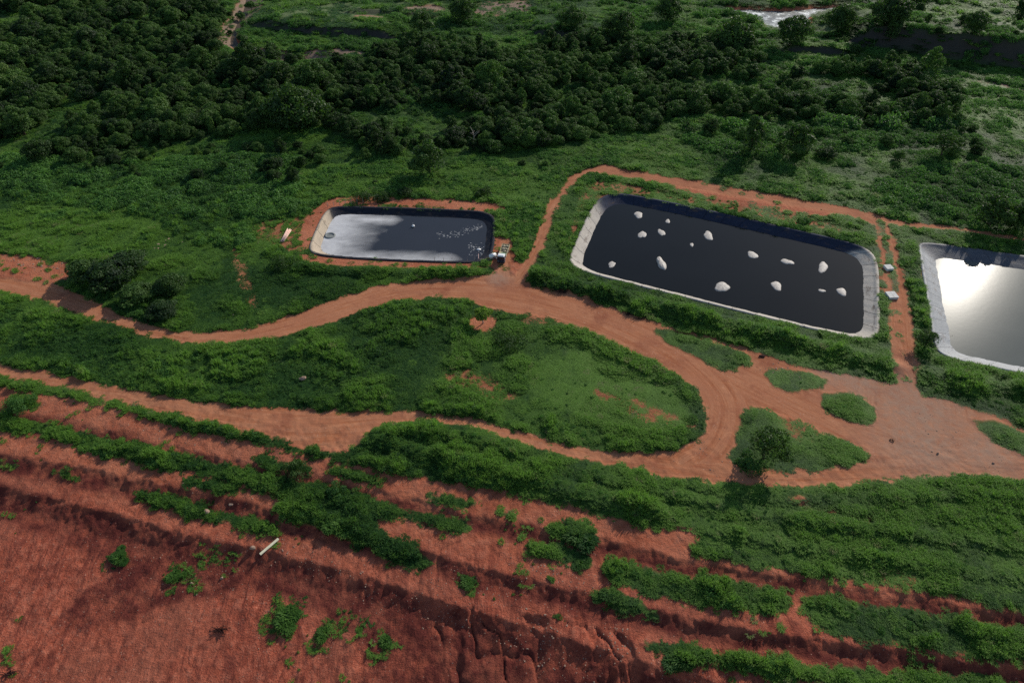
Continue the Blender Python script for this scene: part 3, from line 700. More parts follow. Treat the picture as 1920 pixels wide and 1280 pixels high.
# ------------------------------------------------------------------ plants: prototypes
def leaf_quads(centers, normals, size, r, jitter=.55):
    """one bent leaf clump (a quad) per centre"""
    n = len(centers)
    nr = normals+r.normal(0, jitter, (n, 3)); nr /= np.linalg.norm(nr, axis=1)[:, None]
    t = r.normal(0, 1, (n, 3)); t -= nr*(t*nr).sum(1)[:, None]; t /= np.linalg.norm(t, axis=1)[:, None]
    b = np.cross(nr, t); s = np.asarray(size)[:, None]
    bend = nr*s*r.uniform(-.25, .05, (n, 1))
    V = np.stack([centers-t*s*.62, centers-b*s*.42+bend, centers+t*s*.62, centers+b*s*.42+bend], 1).reshape(-1, 3)
    F = np.arange(4*n).reshape(n, 4)
    return V, F
def blob_points(r, c, d, n, low=-.45):
    """points in the outer shell of an ellipsoidal clump, mostly on its upper side"""
    u = r.uniform(low, 1, n); ph = r.uniform(0, 2*np.pi, n); q = np.sqrt(1-u*u)
    N_ = np.c_[q*np.cos(ph), q*np.sin(ph), u]
    rad = r.uniform(.72, 1.08, n)[:, None]
    return np.asarray(c)+N_*np.asarray(d)*rad, N_
def crown_mesh(name, m, seed, Rr, h0, h1, nl, per, leaf, open_=.0):
    r = np.random.default_rng(seed); C = []; NN = []; S = []; Lf = []
    for i in range(nl):
        ph = 2*np.pi*(i*.618+r.uniform(-.1, .1)); rr = Rr*math.sqrt((i+.3)/nl)*r.uniform(.7, 1.0)
        top = h1-(h1-h0)*.55*(rr/Rr)**1.6-r.uniform(0, .22)*(h1-h0)
        lr = Rr*r.uniform(.18, .44); lz = lr*r.uniform(.5, 1.0)
        c = (rr*math.cos(ph), rr*math.sin(ph), top-lz*r.uniform(.8, 1.5))
        k = int(per*r.uniform(.75, 1.25)*(lr/(Rr*.36))**1.5)
        p, nn = blob_points(r, c, (lr, lr, lz), k)
        C.append(p); NN.append(nn); S.append(leaf*r.uniform(.6, 1.35, k)); Lf.append(np.full(k, r.uniform(0, .75))+r.uniform(0, .45, k))
    k = int(per*nl*.35)       # the shaded inside and hanging skirt
    ph = r.uniform(0, 2*np.pi, k); rr = Rr*.9*np.sqrt(r.uniform(0, 1, k)); zz = r.uniform(h0, h0+(h1-h0)*.6, k)
    C.append(np.c_[rr*np.cos(ph), rr*np.sin(ph), zz]); NN.append(np.c_[np.cos(ph), np.sin(ph), .3+0*ph]); S.append(leaf*r.uniform(.7, 1.3, k)); Lf.append(r.uniform(0, .5, k))
    V, F_ = leaf_quads(np.vstack(C), np.vstack(NN), np.concatenate(S), r)
    return quads_mesh(name, V, F_, m, leaf=np.repeat(np.concatenate(Lf), 4))
def trunk_mesh(name, m, seed, h0, h1, Rr, rad, lean=.3):
    r = random.Random(seed); b = MB()
    top = (r.uniform(-lean, lean)*2, r.uniform(-lean, lean)*2, h0+(h1-h0)*.45)
    mid = (top[0]*.3, top[1]*.45, h0*.6)
    b.tube([(0, 0, -.4), mid, (top[0]*.6, top[1]*.7, h0), top], [rad, rad*.75, rad*.6, rad*.3])
    for i in range(5):
        a = 2*math.pi*i/5+r.uniform(-.4, .4); l = Rr*r.uniform(.5, .75)
        s = Vector((top[0]*.5, top[1]*.6, h0*r.uniform(.75, 1.05)))
        e = Vector((math.cos(a)*l, math.sin(a)*l, h0+(h1-h0)*r.uniform(.35, .65)))
        b.tube([s, s.lerp(e, .5)+Vector((0, 0, .25*l*.4)), e], [rad*.45, rad*.3, rad*.1], 5)
    return b.mesh(name, m, True)
TREES = []
for i, (Rr, h0, h1, nl, per, lf) in enumerate([(4.6,2.6,9.0,15,270,.44),(5.6,3.0,10.5,19,270,.47),(3.6,2.4,8.0,11,260,.40),(4.2,3.4,11.5,15,260,.44),(6.2,2.8,9.2,22,260,.48),(2.3,1.6,9.6,13,170,.40),(3.0,2.0,6.4,9,250,.36),(5.2,3.6,8.4,9,300,.52),(4.9,2.2,7.6,14,260,.44)]):
    TREES.append((trunk_mesh('trunk', M['bark'], 40+i, h0, h1, Rr, .26+.02*Rr), crown_mesh('crown', M['leaf'], 60+i, Rr, h0*.75, h1, nl, per, lf), Rr, h1))
def shrub_mesh(seed, m=None, n=480, lf=.155):
    r = np.random.default_rng(seed); C = []; NN = []; Lf = []
    for i in range(6):
        ph = 2*np.pi*i/6+r.uniform(-.5, .5); rr = .0 if i == 0 else r.uniform(.35, .80)
        d = r.uniform(.26, .56); p, nn = blob_points(r, (rr*math.cos(ph), rr*math.sin(ph), r.uniform(.12, .42) if i else .5), (d, d, d*.9), n//6, -.7)
        C.append(p); NN.append(nn); Lf.append(r.uniform(0, .7)+r.uniform(0, .4, n//6))
    C = np.vstack(C); C[:, 2] = np.maximum(C[:, 2], .03)
    V, F_ = leaf_quads(C, np.vstack(NN), lf*r.uniform(.6, 1.3, len(C)), r)
    return quads_mesh('shrub_leaves', V, F_, m or M['shrub'], leaf=np.repeat(np.concatenate(Lf), 4))
def tuft_mesh(seed, n=80, spread=.8, m=None, wid=.05):
    r = np.random.default_rng(seed); Vs = []; Fs = []; Lf = []; k = 0
    for i in range(n):
        a = r.uniform(0, 2*np.pi); rr = spread*math.sqrt(r.uniform()); base = np.array([rr*math.cos(a), rr*math.sin(a), 0])
        ao = a+r.normal(0, .8); out = np.array([math.cos(ao), math.sin(ao), 0]); side = np.array([-out[1], out[0], 0])*wid*r.uniform(.7, 1.4)
        h = r.uniform(.55, 1.05); l = r.uniform(.3, 1.0)
        p1 = base+out*l*.35+np.array([0, 0, h*.72]); p2 = base+out*l+np.array([0, 0, h*r.uniform(.55, .95)])
        Vs += [base-side, base+side, p1+side, p1-side, p2+side*.25, p2-side*.25]
        Fs += [(k, k+1, k+2, k+3), (k+3, k+2, k+4, k+5)]; Lf += [r.uniform(0, 1)]*6; k += 6
    return quads_mesh('grass_tuft', np.array(Vs), np.array(Fs), m or M['grass'], leaf=np.array(Lf))
def bush_mesh(seed, n, m=None, wid=.03):
    """a round grassy bush: thin blades fanning out of a low dome"""
    r = np.random.default_rng(seed); Vs = []; Fs = []; Lf = []; k = 0
    hump = [(r.uniform(-.85, .85), r.uniform(-.6, .6), r.uniform(.22, .5), r.uniform(.35, 1.1)) for _ in range(5)]+[(r.uniform(-.2, .2), 0, .6, 1)]
    for i in range(n):
        hx, hy, hr, hh = hump[i % 6]; a = r.uniform(0, 2*np.pi); q = math.sqrt(r.uniform()); rr = hr*q
        base = np.array([hx+rr*math.cos(a), hy+rr*math.sin(a), 0]); ao = a+r.normal(0, .6)
        out = np.array([math.cos(ao), math.sin(ao), 0]); side = np.array([-out[1], out[0], 0])*wid*r.uniform(.6, 1.5)
        h = hh*r.uniform(.5, .85)*(1-.6*q*q); l = r.uniform(.08, .34)
        p1 = base+out*l*.4+np.array([0, 0, h*.75]); p2 = base+out*l+np.array([0, 0, h*r.uniform(.7, 1.0)])
        Vs += [base-side, base+side, p1+side, p1-side, p2+side*.3, p2-side*.3]; Fs += [(k, k+1, k+2, k+3), (k+3, k+2, k+4, k+5)]; Lf += [r.uniform(0, .5)+.5*(i % 6)/6]*6; k += 6
    return quads_mesh('bush_leaves', np.array(Vs), np.array(Fs), m or M['grass'], leaf=np.array(Lf))
SHRUBS = [shrub_mesh(100+i) for i in range(5)]
TUFTS = [tuft_mesh(130+i) for i in range(4)]
def stuff(name, pts, scl, rot, pick, tint, protos, label, cat, squash=None):
    """one object: copies of the prototypes standing on the given points"""
    me = bpy.data.meshes.new(name); me.vertices.add(len(pts)); me.vertices.foreach_set('co', np.asarray(pts, np.float32).ravel())
    addattr(me, 'rotz', rot); addattr(me, 'tint', tint)
    a = me.attributes.new('scl', 'FLOAT_VECTOR', 'POINT'); a.data.foreach_set('vector', np.asarray(scl, np.float32).ravel())
    a = me.attributes.new('pick', 'INT', 'POINT'); a.data.foreach_set('value', np.asarray(pick, np.int32))
    o = link(bpy.data.objects.new(name, me)); tag(o, label, cat, None, 'stuff')
    g = bpy.data.node_groups.new(name, 'GeometryNodeTree')
    g.interface.new_socket('Geometry', in_out='INPUT', socket_type='NodeSocketGeometry'); g.interface.new_socket('Geometry', in_out='OUTPUT', socket_type='NodeSocketGeometry')
    nd = g.nodes; ln = g.links
    gi = nd.new('NodeGroupInput'); go = nd.new('NodeGroupOutput')
    mp = nd.new('GeometryNodeMeshToPoints'); ln.new(gi.outputs[0], mp.inputs['Mesh'])
    jn = nd.new('GeometryNodeJoinGeometry')
    for k, pm in enumerate(protos):
        po = bpy.data.objects.new(name+'_source', pm)
        oi = nd.new('GeometryNodeObjectInfo'); oi.inputs['Object'].default_value = po; oi.transform_space = 'ORIGINAL'
        gt = nd.new('GeometryNodeGeometryToInstance'); ln.new(oi.outputs['Geometry'], gt.inputs[0]); ln.new(gt.outputs[0], jn.inputs[0])
    ip = nd.new('GeometryNodeInstanceOnPoints'); ln.new(mp.outputs[0], ip.inputs['Points']); ln.new(jn.outputs[0], ip.inputs['Instance'])
    ip.inputs['Pick Instance'].default_value = True
    def na(nm, ty):
        q = nd.new('GeometryNodeInputNamedAttribute'); q.data_type = ty; q.inputs['Name'].default_value = nm; return q.outputs['Attribute']
    ln.new(na('pick', 'INT'), ip.inputs['Instance Index'])
    cx = nd.new('ShaderNodeCombineXYZ'); ln.new(na('rotz', 'FLOAT'), cx.inputs[2])
    e2r = nd.new('FunctionNodeEulerToRotation'); ln.new(cx.outputs[0], e2r.inputs[0]); ln.new(e2r.outputs[0], ip.inputs['Rotation'])
    ln.new(na('scl', 'FLOAT_VECTOR'), ip.inputs['Scale'])
    ln.new(ip.outputs[0], go.inputs[0])
    md = o.modifiers.new('scatter', 'NODES'); md.node_group = g
    return o

# ------------------------------------------------------------------ where plants stand
FOREST = W0([(-150,300),(0,292),(100,300),(200,302),(290,300),(350,272),(420,264),(480,258),(540,244),(590,240),(640,262),(700,292),(760,302),(850,292),(930,300),(1020,278),(1100,272),(1180,252),(1250,232),(1330,217),(1390,240),(1440,228),(1480,232),(1540,222),(1590,232),(1640,246),(1700,250),(1760,230),(1785,200),(1790,165),(1700,140),(1640,128),(1560,122),(1480,124),(1400,100),(1340,84),(1250,88),(1100,84),(1000,90),(900,88),(820,78),(760,90),(690,108),(620,122),(560,136),(520,138),(470,122),(428,112),(405,85),(412,50),(425,10),(428,-60),(300,-120),(-150,-120)], 1)
TALL = [W0(L, 1) for L in (
 [(140,500),(200,500),(300,540),(330,575),(320,608),(280,608),(200,570),(120,540)],
 [(-60,555),(60,575),(200,620),(300,660),(480,660),(700,640),(760,690),(560,740),(300,735),(0,672)],
 [(620,600),(760,565),(880,568),(890,620),(800,660),(700,640)],
 [(-60,300),(300,305),(560,290),(560,350),(540,420),(450,470),(340,455),(300,405),(150,385),(-60,370)],
 [(1005,525),(1120,548),(1300,590),(1500,640),(1690,690),(1685,715),(1500,660),(1250,600),(1050,545)],
 [(1720,470),(1745,560),(1755,690),(1715,700),(1700,600),(1690,500)],
 [(1740,700),(1920,740),(1920,775),(1760,735)],
 [(380,742),(600,755),(760,758),(1000,810),(1200,845),(1180,820),(960,785),(760,740),(560,735),(420,720)],
 [(1250,232),(1500,240),(1780,215),(1800,270),(1560,290),(1400,300),(1300,280)],
 [(1600,330),(1930,300),(1930,440),(1700,412)])]+[WT(L, 1) for L in (
 [(270,758),(420,800),(600,845),(700,815),(860,805),(1000,850),(1160,900),(1280,960),(1160,960),(1000,925),(830,895),(640,862),(400,812)],
 [(600,915),(700,950),(720,1000),(805,1055),(700,1035),(620,990),(560,965)],
 [(140,810),(300,845),(430,880),(320,880),(150,845)],
 [(1130,1040),(1460,1100),(1470,1130),(1300,1110),(1140,1070)],
 [(1510,1110),(1920,1180),(1920,1225),(1560,1160)],
 [(1200,1200),(1480,1240),(1480,1265),(1210,1222)],
 [(1035,985),(1120,985),(1110,1010)])]
LOWG = ISLANDS[1:]+[W0(L, 1) for L in (
 [(960,720),(1040,650),(1120,660),(1230,710),(1290,750),(1300,795),(1240,815),(1100,790)],)]
DRY = [W0(L, 1) for L in (
 [(1260,240),(1340,225),(1500,260),(1700,300),(1750,380),(1500,370),(1250,330),(1090,310),(1150,270)],
 [(1080,640),(1200,680),(1290,740),(1300,800),(1150,760)],[(470,420),(590,400),(585,440),(520,465)])]
LUSH = [W0(L, 1) for L in (
 [(600,300),(740,320),(1000,300),(1050,330),(1000,400),(950,380),(700,368),(600,380),(500,400),(420,400),(540,330)],
 [(1790,170),(1930,200),(1930,300),(1780,290)],[(0,400),(200,380),(420,450),(420,520),(200,490),(0,470)],
 [(1050,540),(1300,590),(1680,680),(1680,710),(1300,640)])]+[WT(L, 1) for L in ([(1150,900),(1920,905),(1920,1160),(1300,1030)],)]
PX = []; PY = []; SP = []
for y0, y1, s in ((40,128,.60),(128,215,.78),(215,290,1.15),(290,430,1.9),(430,640,3.6),(640,900,7)):
    xs = np.arange(-520, 520, s); ys = np.arange(y0, y1, s); A, B = np.meshgrid(xs, ys)
    A = A.ravel()+rng.uniform(-.5, .5, A.size)*s; B = B.ravel()+rng.uniform(-.5, .5, B.size)*s
    k = np.abs(A) < .75*(.749*B+.663*H)*1.05+18
    PX.append(A[k]); PY.append(B[k]); SP.append(np.full(k.sum(), s))
PX = np.concatenate(PX); PY = np.concatenate(PY); SP = np.concatenate(SP)
jt = np.where(PY < 128, .6, .5); z_ = zone(PX+rng.normal(0, 1, PX.size)*jt, PY+rng.normal(0, 1, PX.size)*jt); z0_ = zone(PX, PY)
z_['pond'] |= z0_['pond']; z_['veg'] &= ~((z0_['road'] | z0_['track']) & (rng.uniform(0, 1, PX.size) < .75))
forest = inpoly(PX, PY, FOREST)
tall = np.zeros(PX.shape, bool); dry = tall.copy(); lush = tall.copy()
wx = PX+(fbm(PX*.2, PY*.2, 301, 2)-.5)*6; wy = PY+(fbm(PX*.2, PY*.2, 302, 2)-.5)*6
for P in TALL: tall |= inpoly(wx, wy, P)
for P in DRY: dry |= inpoly(wx, wy, P)
lowg = np.zeros(PX.shape, bool)
for P in LOWG: lowg |= inpoly(PX, PY, P)
for P in LUSH: lush |= inpoly(wx, wy, P)
rr = rng.uniform(0, 1, PX.size)
big = fbm(PX*.035, PY*.035, 310, 3); mid = fbm(PX*.14, PY*.14, 311, 3); fine = fbm(PX*.5, PY*.5, 312, 2)
nearb = np.zeros(PX.shape, bool)
for a_, b_, r_ in ((226,1044,5),(535,1152,7),(610,1186,5),(676,1178,4),(722,1202,5),(330,1080,5),(878,1090,4),(1083,1008,5),(1275,1236,6),(370,1085,4),(390,1045,5),(430,1055,4),(650,1165,4)):
    q_ = terr_unp(a_, b_); nearb |= np.hypot(PX-q_[0], PY-q_[1]) < r_*.62*(.5+vnoise(PX*.5, PY*.5, 360))
lowz = ~z_['upper']
keep = z_['veg'] & ~z_['pond'] & ~z_['river']
keep |= z_['sand'] & ~z_['river'] & (PY > 330) & (rr > .55)
keep &= ~(z_['thin'] & (rr > .22+.5*(fine > .55)))
keep &= ~(lowz & (rr > .70+.5*(mid > .42)))
keep &= ~(forest & (rr > .45)) & ~(z_['field'] & (rr > .35)) & ~(z_['scarp'] & (rr > .2))
# stray weeds on bare benches
stray = (z_['upper'] == 0) & ~z_['veg'] & (((mid > .60) & (rr > .95) & (big > .47)) | (nearb & (rr > .72)))
keep |= stray
keep |= (z_['bare'] & (rr > .95) & (PY > 170))
pshrub = np.where(tall, np.where(PY < 128, .10, .36), .0)+np.where(forest, .25, 0)+.55*sstep(.52, .68, mid)*(PY > 190)+.05+.22*sstep(.55, .7, mid)
pshrub = np.where(z_['field'], .04, pshrub)
pshrub = np.where(z_['field'] | forest, pshrub, pshrub+.10+.14*(fine > .55)+np.where(PY > 235, .16*(mid > .5), 0))
pshrub = np.where(lowg, .03, pshrub)
isl = rng.uniform(0, 1, PX.size) < pshrub
vg = vals['veg'].reshape(shp)
for _ in range(3): vg = sum(np.roll(np.roll(vg, i, 0), j, 1) for i in (-1, 0, 1) for j in (-1, 0, 1))/9
ix = np.clip(np.searchsorted(gx, PX), 0, nx-1); iy = np.clip(np.searchsorted(gy, PY), 0, ny-1)
verge = .38+.62*sstep(.35, .95, vg[iy, ix])
rd = vals['road'].reshape(shp)
for _ in range(10): rd = sum(np.roll(np.roll(rd, i, 0), j, 1) for i in (-1, 0, 1) for j in (-1, 0, 1))/9
verge = verge*np.where((PY < 150) & ~inpoly(PX, PY, ISLANDS[0]), 1-.62*sstep(.06, .36, rd[iy, ix]), 1)
def scatter(sel, shrub):
    x = PX[sel]; y = PY[sel]; n = len(x); sp = SP[sel]
    z = height(x, y)-.05
    g = .30+1.55*sstep(.34, .68, mid[sel])*(.72+.55*big[sel])+.6*(fine[sel]-.5)
    if shrub:
        s = (.40+.95*sstep(.3, .7, mid[sel])+rng.uniform(-.2, .4, n))*np.where(tall[sel], np.where(PY[sel] > 190, 1.75, 1.45), .95)*np.clip(sp/1.1, .85, 2.4)
        s = np.where(sp < 1, s*.78, s)*verge[sel]
        S = np.c_[s, s*rng.uniform(.85, 1.15, n), s*rng.uniform(.8, 1.25, n)]
        t = .30+.9*(big[sel]-.5)+.5*(fine[sel]-.5)+np.where(lush[sel], .12, 0)-np.where(forest[sel], .2, 0)+.5*(mid[sel]-.5)+rng.uniform(-.2, .28, n)
    else:
        s = g*np.where(tall[sel], np.where(PY[sel] < 128, 1.6, 1.6), 1.0)*np.where(lowg[sel], .55, 1.0)*verge[sel]*np.where(stray[sel], .5, 1.0)
        w_ = np.clip(sp*1.15, .7, 3.2)
        S = np.c_[w_*rng.uniform(.8, 1.2, n), w_*rng.uniform(.8, 1.2, n), s*rng.uniform(.65, 1.25, n)*np.clip(sp**.3, .85, 1.3)]
        t = .40-np.where(tall[sel] & (PY[sel] > 185), .08, 0)+1.6*(big[sel]-.5)+1.3*(mid[sel]-.5)+.6*(fine[sel]-.5)+np.where(lush[sel], .34, 0)+np.where(lowg[sel], .22, 0)+np.where(lush[sel] & (PY[sel] < 130), .14, 0)+np.where(dry[sel], .16, 0)+rng.uniform(-.16, .16, n)
        t = np.minimum(t, np.where(lush[sel], .86, .95))+np.where(rng.uniform(0, 1, n) > .955, .45, 0)
    return np.c_[x, y, z], S, rng.uniform(0, 6.28, n), t
p, S, ro, t = scatter(keep & ~isl, False)
stuff('grass', p, S, ro, rng.integers(0, len(TUFTS), len(p)), np.clip(t, 0, 1.25), TUFTS, 'green grass and weeds covering the ground round the ponds and terraces', 'grass')
p, S, ro, t = scatter(keep & isl, True)
stuff('undergrowth', p, S, ro, rng.integers(0, len(SHRUBS), len(p)), np.clip(t, 0, 1), SHRUBS, 'low leafy scrub growing among the grass', 'scrub')
print('plants', keep.sum(), (keep & isl).sum())

# ------------------------------------------------------------------ trees
def dup(root_name, meshes, loc, rz, s, names, **tags):
    e = empty(root_name, loc, rz, s); tag(e, **tags)
    for nm, me in zip(names, meshes): link(bpy.data.objects.new(nm, me), e)
    return e
cand = []
s = 5.3
xs = np.arange(-420, 460, s); ys = np.arange(225, 640, s); A, B = np.meshgrid(xs, ys)
A = A+(np.arange(len(ys))[:, None] % 2)*s/2
A = A.ravel()+rng.uniform(-.42, .42, A.size)*s; B = B.ravel()+rng.uniform(-.42, .42, B.size)*s
fwx = (fbm(A*.03, B*.03, 340, 3)-.5)*26; fwy = (fbm(A*.03, B*.03, 341, 3)-.5)*34
k = inpoly(A+fwx, B+fwy, FOREST) & (np.abs(A) < .75*(.749*B+.663*H)*1.04+14) & (fbm(A*.03, B*.03, 330, 3) > .33)
A, B = A[k], B[k]
zz = zone(A, B); k = ~zz['river'] & ~zz['sand']; A, B = A[k], B[k]
EDGE = [W0(L, 1) for L in ([(-100,285),(300,290),(560,250),(700,290),(1000,280),(1060,318),(880,345),(560,350),(300,335),(-100,325)], [(1240,230),(1500,225),(1640,240),(1800,200),(1860,260),(1800,330),(1560,310),(1400,300),(1280,275)], [(1480,60),(1700,50),(1930,60),(1930,110),(1800,150),(1700,130),(1560,118)])]
for P_ in RIVER[:1]:
    for i in range(0, len(P_), 2):
        q = P_[i]+rng.normal(0, 2.5, 2)+(P_[i]-P_.mean(0))/max(1e-6, np.hypot(*(P_[i]-P_.mean(0))))*rng.uniform(2, 7)
        if rng.uniform() < .42: A = np.r_[A, q[0]]; B = np.r_[B, q[1]]
s2 = 7.5; xs = np.arange(-420, 460, s2); ys = np.arange(200, 640, s2); A2, B2 = np.meshgrid(xs, ys); A2 = A2.ravel()+rng.uniform(-.5, .5, A2.size)*s2; B2 = B2.ravel()+rng.uniform(-.5, .5, B2.size)*s2
e2 = np.zeros(A2.shape, bool)
for P in EDGE: e2 |= inpoly(A2, B2, P)
z2 = zone(A2, B2); e2 &= (fbm(A2*.06, B2*.06, 350, 2)+rng.uniform(-.25, .25, A2.size) > .58) & ~z2['river'] & ~z2['sand'] & z2['veg'] & ~inpoly(A2, B2, FOREST)
nf = A.size; A = np.r_[A, A2[e2]]; B = np.r_[B, B2[e2]]
bigf = fbm(A*.045, B*.045, 331, 2)
sc = (.31+.78*bigf)*rng.uniform(.62, 1.25, A.size)*np.where(rng.uniform(0, 1, A.size) > .93, 1.45, 1)*np.where(np.arange(A.size) >= nf, .62, 1)
far = B-.35*np.abs(A)*0
view = np.abs(A) < .75*(.749*B+.663*H)*.99
# the biggest in the picture: distance against size
rank = np.argsort(np.where(view, np.hypot(np.hypot(A, B), H)/sc**.5, 1e9))
single = rank[:270]; rest = rank[270:]
zb = height(A, B)
tn = np.clip(.30+.9*(fbm(A*.03, B*.03, 332, 2)-.5)+rng.uniform(-.34, .34, A.size)+np.where(rng.uniform(0, 1, A.size) > .88, .45, 0), 0, 1)
pk = rng.integers(0, len(TREES), A.size); rz = rng.uniform(0, 6.28, A.size)
for i in single:
    tr, cr, _, _ = TREES[pk[i]]
    e = dup('forest_tree', (tr, cr), (A[i], B[i], zb[i]-.1), rz[i], (sc[i]*(.82+.36*((i*53) % 11)/10), sc[i], sc[i]*(.8+.45*((i*37) % 10)/10)), ('trunk', 'crown'),
        label='dark green broadleaf tree, one of many in and along the forest beyond the ponds', cat='tree', group='trees of the forest beyond the ponds')
    for c in e.children: c['tint'] = float(tn[i])
both = []
for tr, cr, _, _ in TREES: both += [cr, tr]
pp = np.c_[A[rest], B[rest], zb[rest]-.1]; SS = np.c_[sc[rest], sc[rest], sc[rest]]
stuff('distant_wood', np.vstack([pp, pp]), np.vstack([SS, SS]), np.r_[rz[rest], rz[rest]], np.r_[(len(both)-1)-pk[rest]*2, (len(both)-1)-pk[rest]*2-1], np.r_[tn[rest], tn[rest]], both, 'dark closed forest stretching back behind the nearer trees', 'forest')
print('trees', len(A))
OPEN = [(trunk_mesh('trunk', M['bark'], 140+i, 2.6, 8.2, 4.2, .3, .5), crown_mesh('crown', M['leaf'], 160+i, 4.2, 3.0, 8.2, 11, 230, .34), 4.2, 8.2) for i in range(2)]
TREES += OPEN
SEEN_TREES = [ # px of the foot, crown width in photo pixels, prototype, label
 (868,42,58,1,'dark round tree on the pale field at the far edge, left of the middle'),
 (790,64,46,6,'small dark tree below the pale sandy patches of the far field'),
 (1072,52,60,4,'broad grey-green tree on the far scrubland, left of the glittering river'),
 (1160,72,66,1,'hazy dark tree behind the forest, between the far scrubland trees'),
 (1250,44,56,0,'small hazy tree on the far scrubland near the dark river bank'),
 (1372,92,88,4,'wide dark tree in front of the glittering river bend'),
 (1480,86,72,1,'dark tree with visible trunk just below the river glitter'),
 (1568,62,62,0,'dark tree right of the glittering river on the grassy bank'),
 (1665,44,84,4,'broad dark tree at the far edge behind the grassy bank'),
 (1712,22,56,2,'dark tree at the top edge of the photo, left of the far pale track'),
 (1822,62,52,1,'round dark tree standing alone on the pale field above the dark bank'),
 (1905,50,34,5,'small dark tree beside the far pale track'),
 (1675,58,30,5,'small bush-like tree at the crest of the long dark bank'),
 (560,238,128,4,'largest dark tree of the forest front, up left of the small pond'),
 (1490,290,66,6,'dark low tree in the open scrub behind the long pond'),
 (1764,298,64,10,'round lone tree in the light green scrub behind the bright pond'),
 (1405,292,46,5,'small tree at the edge of the forest above the long pond'),
 (1852,424,72,6,'larger bushy tree beside the track behind the bright pond'),
 (1905,432,70,0,'second bushy tree beside the track behind the bright pond, nearer the photo edge'),
 (806,326,72,6,'dark round tree behind the small pond, taller than the shrubs before it'),
 (1733,652,48,10,'dark tree between the rutted track and the bright pond lining'),
 (1432,862,92,9,'lone tree with leaning trunk on the green triangle between the roads')]
for px, py, wpx, pi, lab in SEEN_TREES:
    g = ground_at(px, py); wm = wpx*mpp(px, py); tr, cr, Rr, h1 = TREES[pi]; s = wm/(2.25*Rr)
    e = dup('tree', (tr, cr), (g.x, g.y, g.z-.05), random.uniform(0, 6.28), s, ('trunk', 'crown'), label=lab, cat='tree', group='trees standing apart from the forest')
    for c in e.children: c['tint'] = random.uniform(.15, .45)
for px, py, wpx, hs, lab in ((168,520,74,.62,'dark scrub tree at the road bend, the one nearest the left photo edge'), (215,535,88,.66,'widest dark scrub tree at the road bend on the left'),
  (262,562,70,.55,'dark scrub tree at the road bend, just right of the widest one'), (306,590,62,.5,'last dark scrub tree of the row along the road bend'), (322,545,60,.7,'pointed grey-green scrub tree up the slope behind the row at the road bend'),
  (240,508,80,.55,'dark scrub tree up the slope behind the widest one at the road bend')):
    g = ground_at(px, py); wm = wpx*mpp(px, py); tr, cr, Rr, h1 = TREES[0]; s = wm/(2.1*Rr)
    e = dup('tree', (tr, cr), (g.x, g.y, g.z-.4), random.uniform(0, 6.28), (s, s, s*hs), ('trunk', 'crown'), label=lab, cat='tree', group='scrub trees at the road bend')
    for c in e.children: c['tint'] = random.uniform(.0, .3)
# the small lime tree on its patch of bare earth
g = ground_at(906, 606)
lt = crown_mesh('crown', M['limeleaf'], 88, 2.1, 2.3, 4.6, 10, 130, .34)
tk = trunk_mesh('trunk', M['palebark'], 89, 2.2, 4.6, 2.1, .17, .2)
dup('tree', (tk, lt), tuple(g), .4, 1.25, ('trunk', 'crown'), label='small lime green tree on a patch of bare earth below the road', cat='tree', group='trees standing apart from the forest')
# dead tree at the forest edge
g = ground_at(888, 276)
b = MB(); rd = random.Random(5)
b.tube([(0,0,-.3),(.1,0,2),(.3,.1,4.2),(.2,0,6.5)], [.24,.2,.14,.05])
for i in range(9):
    a = rd.uniform(0, 6.28); z0 = rd.uniform(1.8, 5.6); l = rd.uniform(1.2, 2.6)
    b.tube([(.15,0,z0),(math.cos(a)*l*.5,math.sin(a)*l*.5,z0+l*.5),(math.cos(a)*l,math.sin(a)*l,z0+l*.75)], [.11,.07,.03], 5)
e = empty('dead_tree', tuple(g), .3, 1.15); tag(e, 'pale leafless dead tree at the forest front behind the small pond', 'dead tree'); b.build('trunk', M['palebark'], e, True)
SEEN_SHRUBS = [
 (683,376,48,'dark shrub at the back of the small pond, leftmost of the four along its bank'),
 (720,374,40,'dark shrub at the back of the small pond, second from its cream end'),
 (760,364,40,'dark shrub behind the small pond, third from its cream end'),
 (905,366,42,'dark shrub behind the small pond, at the end away from the cream bank'),
 (530,503,56,'dark round shrub beside the stacked pink pipes'),
 (1083,1008,84,'large tufted bush standing alone on the third terrace above a dark cut'),
 (878,1090,52,'low rounded bush alone on the dark slope below the second bench'),
 (640,985,74,'leafy bush at the broad middle of the terrace hedge'),
 (226,1044,60,'round bush alone on the red slope at the left'),
 (535,1152,82,'widest bush on the lowest red slope'),
 (610,1186,54,'bush right below the widest one on the lowest red slope'),
 (676,1178,34,'small bush on the lowest red slope with bare soil around it'),
 (722,1202,56,'sparse bush on the lowest red slope, furthest right of its line'),
 (330,1080,48,'thin grey-green bush on the dark slope between two round bushes'),
 (1275,1236,86,'long low bush on the bottom bench near the lower edge of the photo'),
 (1446,1258,56,'round dark bush on the bottom bench, right of the long low one'),
 (1092,1056,46,'small bush below the large tufted bush'),
 (1048,1156,28,'tiny bush alone on the eroded red slope'),
 (1036,1086,26,'tiny tuft on the stony bench left of the terrace hedge'),
 (950,650,74,'dark shrub next to the small lime green tree'),
 (1402,872,64,'dense low shrub at the foot of the lone leaning tree'),
 (40,764,60,'low bush on the orange bench at the left edge'),
 (1880,712,34,'dark bush at the near bank of the bright pond'),
 (1510,478-60,30,'small shrub on the bank behind the long pond'),
 (1120,1120,40,'small bush at the stony edge above the eroded slope'),
 (555,880,62,'dark bush on the shaded cut face below the upper hedge'),
 (630,985-60,44,'bush at the crest of the terrace hedge')]
